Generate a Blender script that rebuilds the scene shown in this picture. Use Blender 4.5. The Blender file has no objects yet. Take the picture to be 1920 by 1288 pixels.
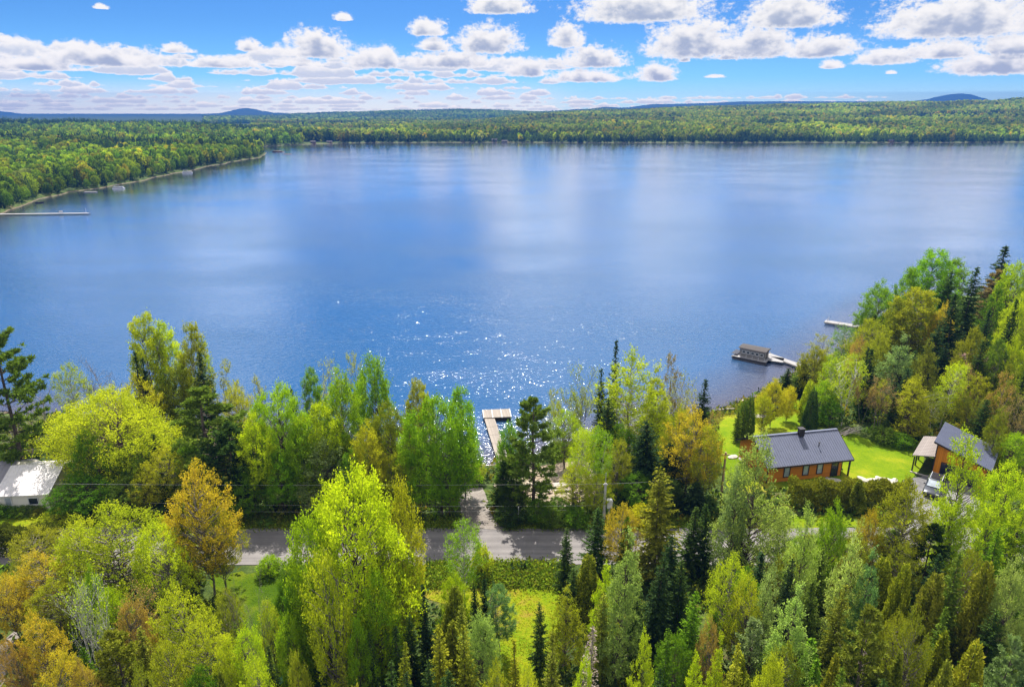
import bpy, math, random
import numpy as np
from mathutils import Vector, Matrix
from mathutils.geometry import delaunay_2d_cdt

R = math.radians
SC = bpy.context.scene
COL = SC.collection
rng = np.random.default_rng(11)
random.seed(5)

# ------------------------------------------------------------------ camera
PITCH, FPX, CZ = R(18.85), 1280.0, 46.0
FWD = np.array([0, math.cos(PITCH), -math.sin(PITCH)])
UPV = np.array([0, math.sin(PITCH), math.cos(PITCH)])
camd = bpy.data.cameras.new('camera')
camd.sensor_width, camd.lens = 36.0, 24.0
camd.clip_start, camd.clip_end = 1.0, 30000.0
cam = bpy.data.objects.new('camera', camd)
COL.objects.link(cam)
cam.location = (0, 0, CZ)
cam.rotation_euler = (R(90) - PITCH, 0, 0)
SC.camera = cam


def ray(u, v):
    return np.array([(u - 960) / FPX, 0, 0]) + FWD + UPV * (644 - v) / FPX


def at(u, v, z=0.0):
    d = ray(u, v)
    return np.array([0, 0, CZ]) + d * ((z - CZ) / d[2])


def depth_of(p):
    return float((np.asarray(p) - [0, 0, CZ]) @ FWD)


# ------------------------------------------------------------------ materials
MATS = {}


class NT:
    """small helper for node trees"""
    def __init__(s, tree):
        s.t = tree
        s.n = tree.nodes
        s.l = tree.links

    def node(s, typ, inputs=None, **props):
        nd = s.n.new(typ)
        for k, v in props.items():
            setattr(nd, k, v)
        if inputs:
            for k, v in inputs.items():
                sock = nd.inputs[k]
                if isinstance(v, bpy.types.NodeSocket):
                    s.l.new(v, sock)
                else:
                    sock.default_value = v
        return nd

    def m(s, op, a, b=None, c=None, clamp=False):
        nd = s.n.new('ShaderNodeMath')
        nd.operation = op
        nd.use_clamp = clamp
        for i, v in enumerate((a, b, c)):
            if v is None:
                continue
            if isinstance(v, bpy.types.NodeSocket):
                s.l.new(v, nd.inputs[i])
            else:
                nd.inputs[i].default_value = v
        return nd.outputs[0]

    def vm(s, op, a, b=None, scale=None):
        nd = s.n.new('ShaderNodeVectorMath')
        nd.operation = op
        for i, v in enumerate((a, b)):
            if v is None:
                continue
            if isinstance(v, bpy.types.NodeSocket):
                s.l.new(v, nd.inputs[i])
            else:
                nd.inputs[i].default_value = v
        if scale is not None:
            if isinstance(scale, bpy.types.NodeSocket):
                s.l.new(scale, nd.inputs['Scale'])
            else:
                nd.inputs['Scale'].default_value = scale
        return nd.outputs['Value'] if op in ('LENGTH', 'DOT_PRODUCT', 'DISTANCE') else nd.outputs['Vector']

    def noise(s, vec, scale, detail=3.0, rough=0.55, dist=0.0):
        nd = s.node('ShaderNodeTexNoise', {'Scale': scale, 'Detail': detail, 'Roughness': rough, 'Distortion': dist})
        if vec is not None:
            s.l.new(vec, nd.inputs['Vector'])
        return nd.outputs['Fac']

    def mix(s, fac, a, b, blend='MIX'):
        nd = s.n.new('ShaderNodeMix')
        nd.data_type = 'RGBA'
        nd.blend_type = blend
        for sock, v in ((nd.inputs[0], fac), (nd.inputs[6], a), (nd.inputs[7], b)):
            if isinstance(v, bpy.types.NodeSocket):
                s.l.new(v, sock)
            else:
                sock.default_value = v if not isinstance(v, tuple) or len(v) == 4 else (*v, 1)
        return nd.outputs[2]

    def ss(s, v, lo, hi, a=0.0, b=1.0):
        nd = s.node('ShaderNodeMapRange', {'Value': v, 'From Min': lo, 'From Max': hi, 'To Min': a, 'To Max': b},
                    interpolation_type='SMOOTHSTEP')
        return nd.outputs[0]


def new_mat(name):
    m = bpy.data.materials.new(name)
    m.use_nodes = True
    m.node_tree.nodes.clear()
    nt = NT(m.node_tree)
    out = nt.node('ShaderNodeOutputMaterial')
    MATS[name] = m
    return m, nt, out


def simple_mat(name, col, rough=0.7, metal=0.0, spec=0.4, var=0.12, vscale=3.0, bump=0.0, bscale=20.0):
    m, nt, out = new_mat(name)
    tc = nt.node('ShaderNodeTexCoord')
    n1 = nt.noise(tc.outputs['Object'], vscale, 5.0, 0.65)
    f = nt.ss(n1, 0.3, 0.7)
    lo = tuple(c * (1 - var) for c in col)
    hi = tuple(min(1, c * (1 + var)) for c in col)
    c = nt.mix(f, lo, hi)
    p = nt.node('ShaderNodeBsdfPrincipled', {'Base Color': c, 'Roughness': rough, 'Metallic': metal, 'Specular IOR Level': spec})
    if bump:
        b = nt.node('ShaderNodeBump', {'Strength': bump, 'Distance': 0.05, 'Height': nt.noise(tc.outputs['Object'], bscale, 4.0)})
        nt.l.new(b.outputs[0], p.inputs['Normal'])
    nt.l.new(p.outputs[0], out.inputs[0])
    return m


def board_mat(name, col, width=0.16, axis='x', var=0.25, rough=0.65):
    """painted / stained boards: each board gets its own tone, dark joints"""
    m, nt, out = new_mat(name)
    tc = nt.node('ShaderNodeTexCoord')
    sp = nt.node('ShaderNodeSeparateXYZ', {0: tc.outputs['Object']})
    if axis == 'z':
        c = sp.outputs['Z']
    elif axis == 'xy':
        c = nt.m('ADD', sp.outputs['X'], sp.outputs['Y'])
    else:
        c = sp.outputs['X' if axis == 'x' else 'Y']
    k = nt.m('DIVIDE', c, width)
    idx = nt.m('FLOOR', k)
    fr = nt.m('FRACT', k)
    wn = nt.node('ShaderNodeTexWhiteNoise', {'W': idx}, noise_dimensions='1D').outputs[0]
    gr = nt.noise(nt.vm('MULTIPLY', tc.outputs['Object'], (3, 3, 3)), 2.0, 6.0, 0.7)
    tone = nt.m('ADD', nt.m('MULTIPLY', wn, 0.55), nt.m('MULTIPLY', gr, 0.45))
    lo = tuple(x * (1 - var) for x in col)
    hi = tuple(min(1, x * (1 + var)) for x in col)
    cc = nt.mix(tone, lo, hi)
    joint = nt.ss(nt.m('ABSOLUTE', nt.m('SUBTRACT', fr, 0.5)), 0.42, 0.5)
    cc = nt.mix(nt.m('MULTIPLY', joint, 0.55), cc, tuple(x * 0.35 for x in col))
    b = nt.node('ShaderNodeBump', {'Strength': 0.6, 'Distance': 0.02, 'Height': nt.m('SUBTRACT', 1.0, joint)})
    p = nt.node('ShaderNodeBsdfPrincipled', {'Base Color': cc, 'Roughness': rough, 'Specular IOR Level': 0.3, 'Normal': b.outputs[0]})
    nt.l.new(p.outputs[0], out.inputs[0])
    return m


def leaf_mat(name, transl=0.45, spec=0.25):
    """leaves: hue comes from the tree (object colour), each leaf differs a little"""
    m, nt, out = new_mat(name)
    oi = nt.node('ShaderNodeObjectInfo')
    tint = nt.node('ShaderNodeAttribute', attribute_name='tint').outputs['Fac']
    base = oi.outputs['Color']
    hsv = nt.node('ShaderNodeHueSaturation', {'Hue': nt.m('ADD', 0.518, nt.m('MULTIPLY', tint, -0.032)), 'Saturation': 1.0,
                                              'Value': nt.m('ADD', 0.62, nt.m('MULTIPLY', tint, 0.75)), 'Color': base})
    c = hsv.outputs[0]
    d = nt.node('ShaderNodeBsdfDiffuse', {'Color': c})
    tcol = nt.mix(1.0, c, (1.1, 1.15, 0.6, 1), 'MULTIPLY')
    t = nt.node('ShaderNodeBsdfTranslucent', {'Color': tcol})
    ms = nt.node('ShaderNodeMixShader', {0: transl, 1: d.outputs[0], 2: t.outputs[0]})
    nt.l.new(ms.outputs[0], out.inputs[0])
    return m


def leafcol_mat(name, transl=0.4):
    """as leaf_mat, for merged woods: hue is a per-face attribute"""
    m, nt, out = new_mat(name)
    c = nt.node('ShaderNodeAttribute', attribute_name='hue').outputs['Color']
    d = nt.node('ShaderNodeBsdfDiffuse', {'Color': c})
    t = nt.node('ShaderNodeBsdfTranslucent', {'Color': nt.mix(1.0, c, (1.2, 1.15, 0.6, 1), 'MULTIPLY')})
    ms = nt.node('ShaderNodeMixShader', {0: transl, 1: d.outputs[0], 2: t.outputs[0]})
    nt.l.new(ms.outputs[0], out.inputs[0])
    return m


def bark_mat(name):
    m, nt, out = new_mat(name)
    oi = nt.node('ShaderNodeObjectInfo')
    tc = nt.node('ShaderNodeTexCoord')
    n1 = nt.noise(nt.vm('MULTIPLY', tc.outputs['Object'], (6, 6, 1.2)), 2.0, 6.0, 0.7)
    c = nt.mix(nt.ss(n1, 0.42, 0.62), nt.mix(0.75, oi.outputs['Color'], (0.02, 0.016, 0.012, 1)), oi.outputs['Color'])
    b = nt.node('ShaderNodeBump', {'Strength': 0.5, 'Distance': 0.03, 'Height': n1})
    p = nt.node('ShaderNodeBsdfPrincipled', {'Base Color': c, 'Roughness': 0.9, 'Specular IOR Level': 0.15, 'Normal': b.outputs[0]})
    nt.l.new(p.outputs[0], out.inputs[0])
    return m


def ground_like(name, stops, s1=0.06, s2=0.9, s3=7.0, rough=0.95, bump=0.5, bscale=2.5):
    """patchy natural ground: three scales of noise over a ramp of colours"""
    m, nt, out = new_mat(name)
    geo = nt.node('ShaderNodeNewGeometry').outputs['Position']
    a = nt.noise(geo, s1, 4.0, 0.6)
    b = nt.noise(geo, s2, 5.0, 0.65)
    c = nt.noise(geo, s3, 4.0, 0.7)
    f = nt.m('ADD', nt.m('ADD', nt.m('MULTIPLY', a, 0.5), nt.m('MULTIPLY', b, 0.3)), nt.m('MULTIPLY', c, 0.2))
    f = nt.ss(f, 0.36, 0.64)
    ramp = nt.node('ShaderNodeValToRGB', {'Fac': f})
    el = ramp.color_ramp.elements
    el[0].position, el[0].color = stops[0][0], (*stops[0][1], 1)
    el[1].position, el[1].color = stops[-1][0], (*stops[-1][1], 1)
    for p_, c_ in stops[1:-1]:
        el.new(p_).color = (*c_, 1)
    h = nt.m('ADD', nt.noise(geo, bscale, 6.0, 0.7), nt.m('MULTIPLY', c, 0.5))
    bm = nt.node('ShaderNodeBump', {'Strength': bump, 'Distance': 0.25, 'Height': h})
    p = nt.node('ShaderNodeBsdfPrincipled', {'Base Color': ramp.outputs[0], 'Roughness': rough, 'Specular IOR Level': 0.03, 'Normal': bm.outputs[0]})
    nt.l.new(p.outputs[0], out.inputs[0])
    return m


ground_like('forest_floor', [(0, (0.020, 0.030, 0.010)), (0.45, (0.045, 0.065, 0.016)), (0.75, (0.075, 0.085, 0.022)), (1, (0.11, 0.085, 0.045))])
ground_like('lawn', [(0, (0.075, 0.14, 0.004)), (0.5, (0.13, 0.19, 0.006)), (0.85, (0.20, 0.225, 0.010)), (1, (0.24, 0.21, 0.03))], 0.11, 0.45, 4.0, bump=0.25, bscale=6)
ground_like('meadow', [(0, (0.09, 0.16, 0.005)), (0.45, (0.15, 0.22, 0.006)), (0.8, (0.22, 0.24, 0.009)), (1, (0.25, 0.19, 0.03))], 0.12, 0.7, 4.0, bump=0.9, bscale=5)
ground_like('dark_grass', [(0, (0.045, 0.09, 0.004)), (0.5, (0.08, 0.13, 0.006)), (1, (0.14, 0.17, 0.010))], 0.2, 0.9, 5.0, bump=0.8, bscale=5)  # darker, greener grass colours than the meadow
ground_like('sand', [(0, (0.20, 0.155, 0.105)), (0.5, (0.30, 0.24, 0.175)), (1, (0.42, 0.36, 0.28))], 0.3, 2.0, 12.0, bump=0.5, bscale=5)
ground_like('gravel', [(0, (0.15, 0.13, 0.112)), (0.5, (0.215, 0.19, 0.168)), (1, (0.29, 0.265, 0.24))], 0.25, 2.5, 18.0, bump=0.4, bscale=9)
ground_like('asphalt_drive', [(0, (0.12, 0.117, 0.118)), (0.5, (0.16, 0.155, 0.157)), (1, (0.21, 0.205, 0.20))], 0.25, 2.0, 22.0, bump=0.2, bscale=12)
ground_like('far_wood_floor', [(0, (0.018, 0.035, 0.012)), (0.5, (0.040, 0.075, 0.020)), (1, (0.075, 0.115, 0.03))], 0.004, 0.03, 0.25, bump=1.0, bscale=0.08)

# road: worn asphalt with lengthwise wheel tracks and cracks
m, nt, out = new_mat('asphalt')
geo = nt.node('ShaderNodeNewGeometry').outputs['Position']
st = nt.noise(nt.vm('MULTIPLY', geo, (0.03, 1.6, 1)), 1.0, 4.0, 0.6)
fine = nt.noise(geo, 9.0, 5.0, 0.75)
pt = nt.noise(geo, 0.35, 4.0, 0.6)
f = nt.ss(nt.m('ADD', nt.m('ADD', nt.m('MULTIPLY', st, 0.5), nt.m('MULTIPLY', fine, 0.2)), nt.m('MULTIPLY', pt, 0.3)), 0.35, 0.65)
c = nt.mix(f, (0.115, 0.106, 0.103), (0.19, 0.175, 0.168))
bm = nt.node('ShaderNodeBump', {'Strength': 0.2, 'Distance': 0.03, 'Height': fine})
p = nt.node('ShaderNodeBsdfPrincipled', {'Base Color': c, 'Roughness': 0.9, 'Specular IOR Level': 0.2, 'Normal': bm.outputs[0]})
nt.l.new(p.outputs[0], out.inputs[0])

leaf_mat('leaves', 0.5)
leaf_mat('needles', 0.3)
leafcol_mat('wood_leaves')
bark_mat('bark')
board_mat('orange_boards', (0.56, 0.19, 0.012), 0.15, 'z', 0.16)
board_mat('orange_upright_boards', (0.58, 0.20, 0.012), 0.18, 'x', 0.18)
board_mat('white_siding', (0.72, 0.68, 0.60), 0.14, 'z', 0.06)
board_mat('dock_boards', (0.25, 0.215, 0.18), 0.20, 'y', 0.22, 0.85)
board_mat('grey_dock_boards', (0.27, 0.262, 0.26), 0.30, 'x', 0.15, 0.8)
board_mat('shingles', (0.23, 0.20, 0.185), 0.22, 'x', 0.18, 0.9)
board_mat('red_shingles', (0.20, 0.115, 0.095), 0.25, 'x', 0.2, 0.9)
simple_mat('roof_steel', (0.10, 0.11, 0.155), 0.42, 0.0, 0.5, 0.06, 1.0)
simple_mat('white_steel', (0.56, 0.53, 0.52), 0.45, 0.0, 0.4, 0.10, 1.2)
simple_mat('grey_steel', (0.21, 0.20, 0.215), 0.5, 0.0, 0.4, 0.10, 1.2)
simple_mat('dark_trim', (0.022, 0.018, 0.018), 0.5)
simple_mat('garage_door_paint', (0.012, 0.014, 0.030), 0.35, 0, 0.5)
simple_mat('window_glass', (0.33, 0.37, 0.40), 0.08, 0.0, 0.8, 0.25, 1.5)
simple_mat('dark_glass', (0.02, 0.025, 0.03), 0.06, 0.0, 0.8)
simple_mat('concrete', (0.44, 0.39, 0.35), 0.85, 0, 0.2, 0.12, 2.0, 0.2)
simple_mat('limestone', (0.40, 0.37, 0.32), 0.9, 0, 0.2, 0.2, 4.0, 0.5, 6)
simple_mat('rock', (0.11, 0.085, 0.07), 0.9, 0, 0.2, 0.3, 3.0, 0.6, 4)
simple_mat('weathered_wood', (0.36, 0.32, 0.28), 0.9, 0, 0.2, 0.25, 6.0, 0.3)
simple_mat('pole_wood', (0.42, 0.41, 0.40), 0.85, 0, 0.2, 0.15, 5.0, 0.2)
simple_mat('brown_pole_wood', (0.30, 0.21, 0.12), 0.85, 0, 0.2, 0.2, 5.0, 0.2)
simple_mat('white_paint', (0.55, 0.55, 0.55), 0.4)
simple_mat('bleached_metal', (0.70, 0.70, 0.72), 0.35, 0.3)
simple_mat('wire', (0.42, 0.41, 0.40), 0.5)
simple_mat('car_paint', (0.075, 0.08, 0.09), 0.22, 0.6, 0.6, 0.04)
simple_mat('rubber', (0.02, 0.02, 0.02), 0.85)
simple_mat('blue_fabric', (0.05, 0.09, 0.20), 0.8)
simple_mat('dark_fabric', (0.03, 0.035, 0.05), 0.8)
simple_mat('teal_plastic', (0.02, 0.20, 0.22), 0.4)
simple_mat('cream_wall', (0.20, 0.19, 0.19), 0.8)
simple_mat('boat_roof', (0.085, 0.078, 0.076), 0.95, 0.0, 0.04)
simple_mat('brown_wall', (0.22, 0.13, 0.08), 0.8)

# ------------------------------------------------------------------ mesh builders


def link(o, parent=None):
    COL.objects.link(o)
    if parent is not None:
        o.parent = parent
    return o


def tag(o, label=None, cat=None, group=None, kind=None, loc=None):
    if label:
        o['label'] = label
    if cat:
        o['category'] = cat
    if group:
        o['group'] = group
    if kind:
        o['kind'] = kind
    return o


def empty(name, loc, label, cat, group=None, rz=0.0):
    o = bpy.data.objects.new(name, None)
    o.empty_display_size = 0.3
    o.location = loc
    o.rotation_euler = (0, 0, rz)
    COL.objects.link(o)
    return tag(o, label, cat, group)


class MB:
    def __init__(s):
        s.v, s.f = [], []

    def add(s, verts, faces):
        k = len(s.v)
        s.v += [tuple(map(float, p)) for p in verts]
        s.f += [tuple(i + k for i in f) for f in faces]
        return s

    def box(s, c, d, rz=0.0, ry=0.0, rx=0.0):
        M = Matrix.Rotation(rz, 3, 'Z') @ Matrix.Rotation(ry, 3, 'Y') @ Matrix.Rotation(rx, 3, 'X')
        vs = []
        for sx in (-.5, .5):
            for sy in (-.5, .5):
                for sz in (-.5, .5):
                    vs.append(M @ Vector((sx * d[0], sy * d[1], sz * d[2])) + Vector(c))
        return s.add(vs, [(0, 1, 3, 2), (4, 6, 7, 5), (0, 4, 5, 1), (2, 3, 7, 6), (0, 2, 6, 4), (1, 5, 7, 3)])

    def prism(s, poly, y0, y1, plane='xz'):
        """poly in (a,b), extruded along the third axis"""
        n = len(poly)
        if plane == 'xz':
            vs = [(a, y0, b) for a, b in poly] + [(a, y1, b) for a, b in poly]
        elif plane == 'yz':
            vs = [(y0, a, b) for a, b in poly] + [(y1, a, b) for a, b in poly]
        else:
            vs = [(a, b, y0) for a, b in poly] + [(a, b, y1) for a, b in poly]
        fs = [tuple(range(n))[::-1], tuple(range(n, 2 * n))]
        for i in range(n):
            j = (i + 1) % n
            fs.append((i, j, n + j, n + i))
        return s.add(vs, fs)

    def tube(s, pts, r, sides=6, r2=None):
        pts = [Vector(p) for p in pts]
        n = len(pts)
        vs = []
        for i, p in enumerate(pts):
            d = (pts[min(i + 1, n - 1)] - pts[max(i - 1, 0)])
            d = d.normalized() if d.length > 1e-9 else Vector((0, 0, 1))
            a = d.cross(Vector((0, 0, 1)))
            if a.length < 1e-3:
                a = d.cross(Vector((0, 1, 0)))
            a.normalize()
            b = d.cross(a)
            rr = r if r2 is None else r + (r2 - r) * i / max(1, n - 1)
            for k in range(sides):
                t = 2 * math.pi * k / sides
                vs.append(p + a * math.cos(t) * rr + b * math.sin(t) * rr)
        fs = []
        for i in range(n - 1):
            for k in range(sides):
                q = (k + 1) % sides
                fs.append((i * sides + k, i * sides + q, (i + 1) * sides + q, (i + 1) * sides + k))
        fs.append(tuple(range(sides))[::-1])
        fs.append(tuple(range((n - 1) * sides, n * sides)))
        return s.add(vs, fs)

    def ball(s, c, rad, seed=0, rough=0.25, nu=10, nv=7):
        r_ = random.Random(seed)
        vs, fs = [], []
        ph = [r_.uniform(0, 6.28) for _ in range(6)]
        for j in range(nv + 1):
            th = math.pi * j / nv
            for i in range(nu):
                a = 2 * math.pi * i / nu
                k = 1 + rough * (math.sin(2 * a + ph[0] + th) * .5 + math.sin(3 * a + ph[1] + 2 * th) * .4 + math.sin(3 * th + ph[2]) * .4)
                if j in (0, nv):
                    k = 1
                vs.append((c[0] + rad[0] * k * math.sin(th) * math.cos(a), c[1] + rad[1] * k * math.sin(th) * math.sin(a), c[2] + rad[2] * k * math.cos(th)))
        for j in range(nv):
            for i in range(nu):
                q = (i + 1) % nu
                fs.append((j * nu + i, (j + 1) * nu + i, (j + 1) * nu + q, j * nu + q))
        return s.add(vs, fs)

    def mesh(s, name, mat, smooth=False):
        me = bpy.data.meshes.new(name)
        me.from_pydata(s.v, [], s.f)
        me.materials.append(MATS[mat])
        if smooth:
            me.shade_smooth()
        me.validate()
        me.update()
        return me

    def build(s, name, mat, parent=None, bevel=0.0, smooth=False, loc=None, rz=0.0):
        o = bpy.data.objects.new(name, s.mesh(name, mat, smooth))
        link(o, parent)
        if loc is not None:
            o.location = loc
            o.rotation_euler = (0, 0, rz)
        if bevel:
            b = o.modifiers.new('bevel', 'BEVEL')
            b.width, b.segments, b.limit_method = bevel, 2, 'ANGLE'
        return o


def np_mesh(name, V, F, mat, attrs=None, smooth=False):
    """V (n,3); F (m,k) constant k"""
    me = bpy.data.meshes.new(name)
    V = np.ascontiguousarray(V, dtype=np.float32)
    F = np.ascontiguousarray(F, dtype=np.int32)
    k = F.shape[1]
    me.vertices.add(len(V))
    me.vertices.foreach_set('co', V.ravel())
    me.loops.add(F.size)
    me.loops.foreach_set('vertex_index', F.ravel())
    me.polygons.add(len(F))
    me.polygons.foreach_set('loop_start', np.arange(0, F.size, k, dtype=np.int32))
    if smooth:
        me.polygons.foreach_set('use_smooth', np.ones(len(F), dtype=bool))
    me.update(calc_edges=True)
    me.materials.append(MATS[mat])
    for an, (typ, dom, data) in (attrs or {}).items():
        a = me.attributes.new(an, typ, dom)
        if typ == 'FLOAT':
            a.data.foreach_set('value', np.ascontiguousarray(data, dtype=np.float32).ravel())
        else:
            a.data.foreach_set('vector', np.ascontiguousarray(data, dtype=np.float32).ravel())
    return me


# ------------------------------------------------------------------ terrain
NEAR_SHORE_PX = [(-600, 735), (-250, 758), (75, 778), (250, 792), (450, 800), (650, 826), (800, 850), (870, 868), (915, 872), (960, 868), (1060, 836),
                 (1180, 800), (1300, 780), (1340, 771), (1372, 761), (1400, 752), (1440, 728), (1475, 704), (1500, 692), (1540, 672), (1600, 640), (1622, 614), (1660, 590),
                 (1720, 566), (1800, 556), (1900, 545), (2050, 530), (2250, 510), (2600, 480)]
FAR_SHORE_PX = [(-700, 560), (-300, 470), (-60, 417), (0, 401), (60, 379), (95, 369), (130, 360), (170, 355), (200, 351), (240, 343), (280, 335), (340, 323),
                (400, 310), (440, 303), (480, 297), (497, 291), (497, 287), (470, 283), (480, 277), (500, 274), (560, 271.5), (640, 268.5), (800, 267.5), (980, 267.5),
                (1100, 268), (1300, 268), (1500, 267.5), (1700, 268), (1920, 267), (2300, 266), (3000, 265)]
near_sh = [at(u, v)[:2] for u, v in NEAR_SHORE_PX]
far_sh = [at(u, v)[:2] for u, v in FAR_SHORE_PX]


def wiggle(pts, amp, step, seed):
    r_ = np.random.default_rng(seed)
    o = []
    for a, b in zip(pts[:-1], pts[1:]):
        n = max(1, int(np.linalg.norm(b - a) / step))
        for i in range(n):
            o.append(a + (b - a) * i / n + (r_.normal(0, amp, 2) if i else r_.normal(0, amp * .3, 2)))
    o.append(pts[-1])
    return o


near_sh = wiggle(near_sh, 0.45, 3.0, 3)
far_sh = wiggle(far_sh, 1.8, 12.0, 4)
NEAR_POLY = np.array(near_sh + [np.array([900., 400.]), np.array([900., -200.]), np.array([-900., -200.]), np.array([-900., 60.])])
FAR_POLY = np.array(far_sh + [np.array([9000., 1200.]), np.array([20000., 14000.]), np.array([-20000., 14000.]), np.array([-20000., 150.]), np.array([-900., 150.])])


def inside(poly, x, y):
    c = np.zeros(x.shape, bool)
    n = len(poly)
    for i in range(n):
        x1, y1 = poly[i]
        x2, y2 = poly[(i + 1) % n]
        if y1 == y2:
            continue
        cond = ((y1 > y) != (y2 > y)) & (x < (x2 - x1) * (y - y1) / (y2 - y1) + x1)
        c ^= cond
    return c


def dist_line(pts, x, y):
    d = np.full(x.shape, 1e18)
    for a, b in zip(pts[:-1], pts[1:]):
        e = b - a
        L = max(1e-9, e @ e)
        t = np.clip(((x - a[0]) * e[0] + (y - a[1]) * e[1]) / L, 0, 1)
        d = np.minimum(d, (x - a[0] - t * e[0]) ** 2 + (y - a[1] - t * e[1]) ** 2)
    return np.sqrt(d)


def sst(x, a, b):
    t = np.clip((x - a) / (b - a), 0, 1)
    return t * t * (3 - 2 * t)


def el_tan(v):
    return np.tan(np.arctan((644 - v) / FPX) - PITCH)


LU = np.array([-300, 0, 250, 400, 500, 600, 700, 850, 1000, 1100, 1300, 1500, 1700, 1850, 1920, 2300.])
LAV = np.array([226, 227, 229, 232, 240, 243, 241, 231, 215, 209, 202, 196, 193, 189, 183, 176.])
LAY = np.array([1400, 1400, 1400, 1450, 1700, 1800, 1900, 2000, 2200, 2300, 2400, 2400, 2400, 2400, 2400, 2400.])
BU = np.array([-300, 0, 300, 430, 520, 560, 650, 750, 880, 1000, 1080, 1120, 1180, 1250, 1350, 1450, 1600, 1750, 1920, 2300])
BV = np.array([222, 222, 221, 219, 217, 214, 211, 208, 206, 210, 209, 205, 206, 202, 199, 196, 194, 192, 190, 190.])
CU = np.array([-300, 0, 15, 45, 80, 150, 250, 380, 410, 428, 444, 460, 476, 495, 515, 560, 700, 1000, 1100, 1135, 1165, 1230, 1300, 1400, 1480, 1700, 1730, 1755, 1775, 1795, 1815, 1835, 1860, 1920, 2300])
CV = np.array([214, 209, 211, 215, 214, 216, 217, 215, 213, 210, 206, 203.5, 205, 209, 212, 214, 212, 211, 205, 201, 203, 196, 195, 191, 191, 191, 188, 182, 178, 176, 178, 184, 190, 192, 195.])


def smooth_interp(u, U, Vv):
    i = np.clip(np.searchsorted(U, u) - 1, 0, len(U) - 2)
    t = np.clip((u - U[i]) / (U[i + 1] - U[i]), 0, 1)
    t = t * t * (3 - 2 * t) * .6 + t * .4
    return Vv[i] + (Vv[i + 1] - Vv[i]) * t


def vnoise(x, y, s, seed):
    """cheap value noise"""
    x = x / s
    y = y / s
    xi, yi = np.floor(x).astype(np.int64), np.floor(y).astype(np.int64)
    fx, fy = x - xi, y - yi
    fx, fy = fx * fx * (3 - 2 * fx), fy * fy * (3 - 2 * fy)

    def h(a, b):
        k = (a * 374761393 + b * 668265263 + seed * 982451653) & 0x7fffffff
        k = ((k ^ (k >> 13)) * 1274126177) & 0x7fffffff
        return ((k ^ (k >> 16)) & 0xffff) / 65535.0
    return (h(xi, yi) * (1 - fx) + h(xi + 1, yi) * fx) * (1 - fy) + (h(xi, yi + 1) * (1 - fx) + h(xi + 1, yi + 1) * fx) * fy


def land(x, y, want_d=False):
    x = np.atleast_1d(np.asarray(x, float))
    y = np.atleast_1d(np.asarray(y, float))
    z = np.full(x.shape, -3.0)
    far = y > 260
    dd = np.full(x.shape, -50.0)
    nr = ~far | ((x > 60) & (y < 500))
    if nr.any():
        xs, ys = x[nr], y[nr]
        ins = inside(NEAR_POLY, xs, ys)
        d = dist_line(near_sh, xs, ys) * np.where(ins, 1, -1)
        zz = np.where(d > 0, 1.3 * (1 - np.exp(-np.maximum(d, 0) / 3.0)) + 1.7 * sst(d, 4, 22), np.maximum(-3, 0.22 * d))
        z[nr] = zz
        dd[nr] = d
    fr = (y > 150) & ~(inside(NEAR_POLY, x, y))
    if fr.any():
        xs, ys = x[fr], y[fr]
        ins = inside(FAR_POLY, xs, ys)
        d = dist_line(far_sh, xs, ys) * np.where(ins, 1, -1)
        u = 960 + FPX * 1.0566 * xs / ys
        zA = CZ + smooth_interp(u, LU, LAY) * el_tan(smooth_interp(u, LU, LAV)) - 14
        yA = smooth_interp(u, LU, LAY)
        zB = CZ + 4500 * el_tan(smooth_interp(u, BU, BV)) - 12
        zC = CZ + 8200 * el_tan(smooth_interp(u, CU, CV))
        ysh = np.where(u < 500, 330 + np.maximum(0, u) * .8, 1060)
        t1 = np.clip((ys - ysh) / (yA - ysh), 0, 1)
        h = zA * (t1 * .75 + .25 * t1 * t1)
        dipB = np.minimum(zA, zB) - 14
        h = np.where(ys > yA, zA + (dipB - zA) * sst(ys, yA, yA + 700), h)
        h = np.where(ys > yA + 700, dipB + (zB - dipB) * sst(ys, yA + 700, 4500), h)
        dipC = np.minimum(zB, zC) - 20
        h = np.where(ys > 4500, zB + (dipC - zB) * sst(ys, 4500, 6000), h)
        h = np.where(ys > 6000, dipC + (zC - dipC) * sst(ys, 6000, 8200), h)
        h = np.where(ys > 8200, zC - 40 * sst(ys, 8200, 9300), h)
        h = h + (vnoise(xs, ys, 160, 1) - .5) * 5 * sst(ys, 900, 2000)
        zz = np.where(d > 0, 1.6 * (1 - np.exp(-np.maximum(d, 0) / 1.5)) + np.maximum(0, h) * sst(d, 5, 160), np.maximum(-3, 0.15 * d))
        z[fr] = np.maximum(z[fr], zz)
        dd[fr] = np.maximum(dd[fr], d)
    return (z, dd) if want_d else z


def L1(x, y):
    return float(land(x, y)[0])


def on_ground(u, v):
    z = 3.0
    for _ in range(8):
        p = at(u, v, z)
        z = max(0.0, L1(p[0], p[1]))
    return np.array([p[0], p[1], z])


# ground sheet (fan grid: fine near, coarse far)
ys = [0.0]
while ys[-1] < 9400:
    y = ys[-1]
    ys.append(y + (1.0 if y < 130 else min(90, 1.0 + (y - 130) * 0.0125)))
ys = np.array(ys)
ts = np.linspace(-1.12, 1.12, 420)
GX = ts[None, :] * (ys[:, None] + 55)
GY = np.repeat(ys[:, None], len(ts), 1)
GZ = land(GX.ravel(), GY.ravel()).reshape(GX.shape)
nr_, nc_ = GX.shape
V = np.stack([GX.ravel(), GY.ravel(), GZ.ravel()], 1)
ii = (np.arange(nr_ - 1)[:, None] * nc_ + np.arange(nc_ - 1)[None, :]).ravel()
F = np.stack([ii, ii + 1, ii + nc_ + 1, ii + nc_], 1)
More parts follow.
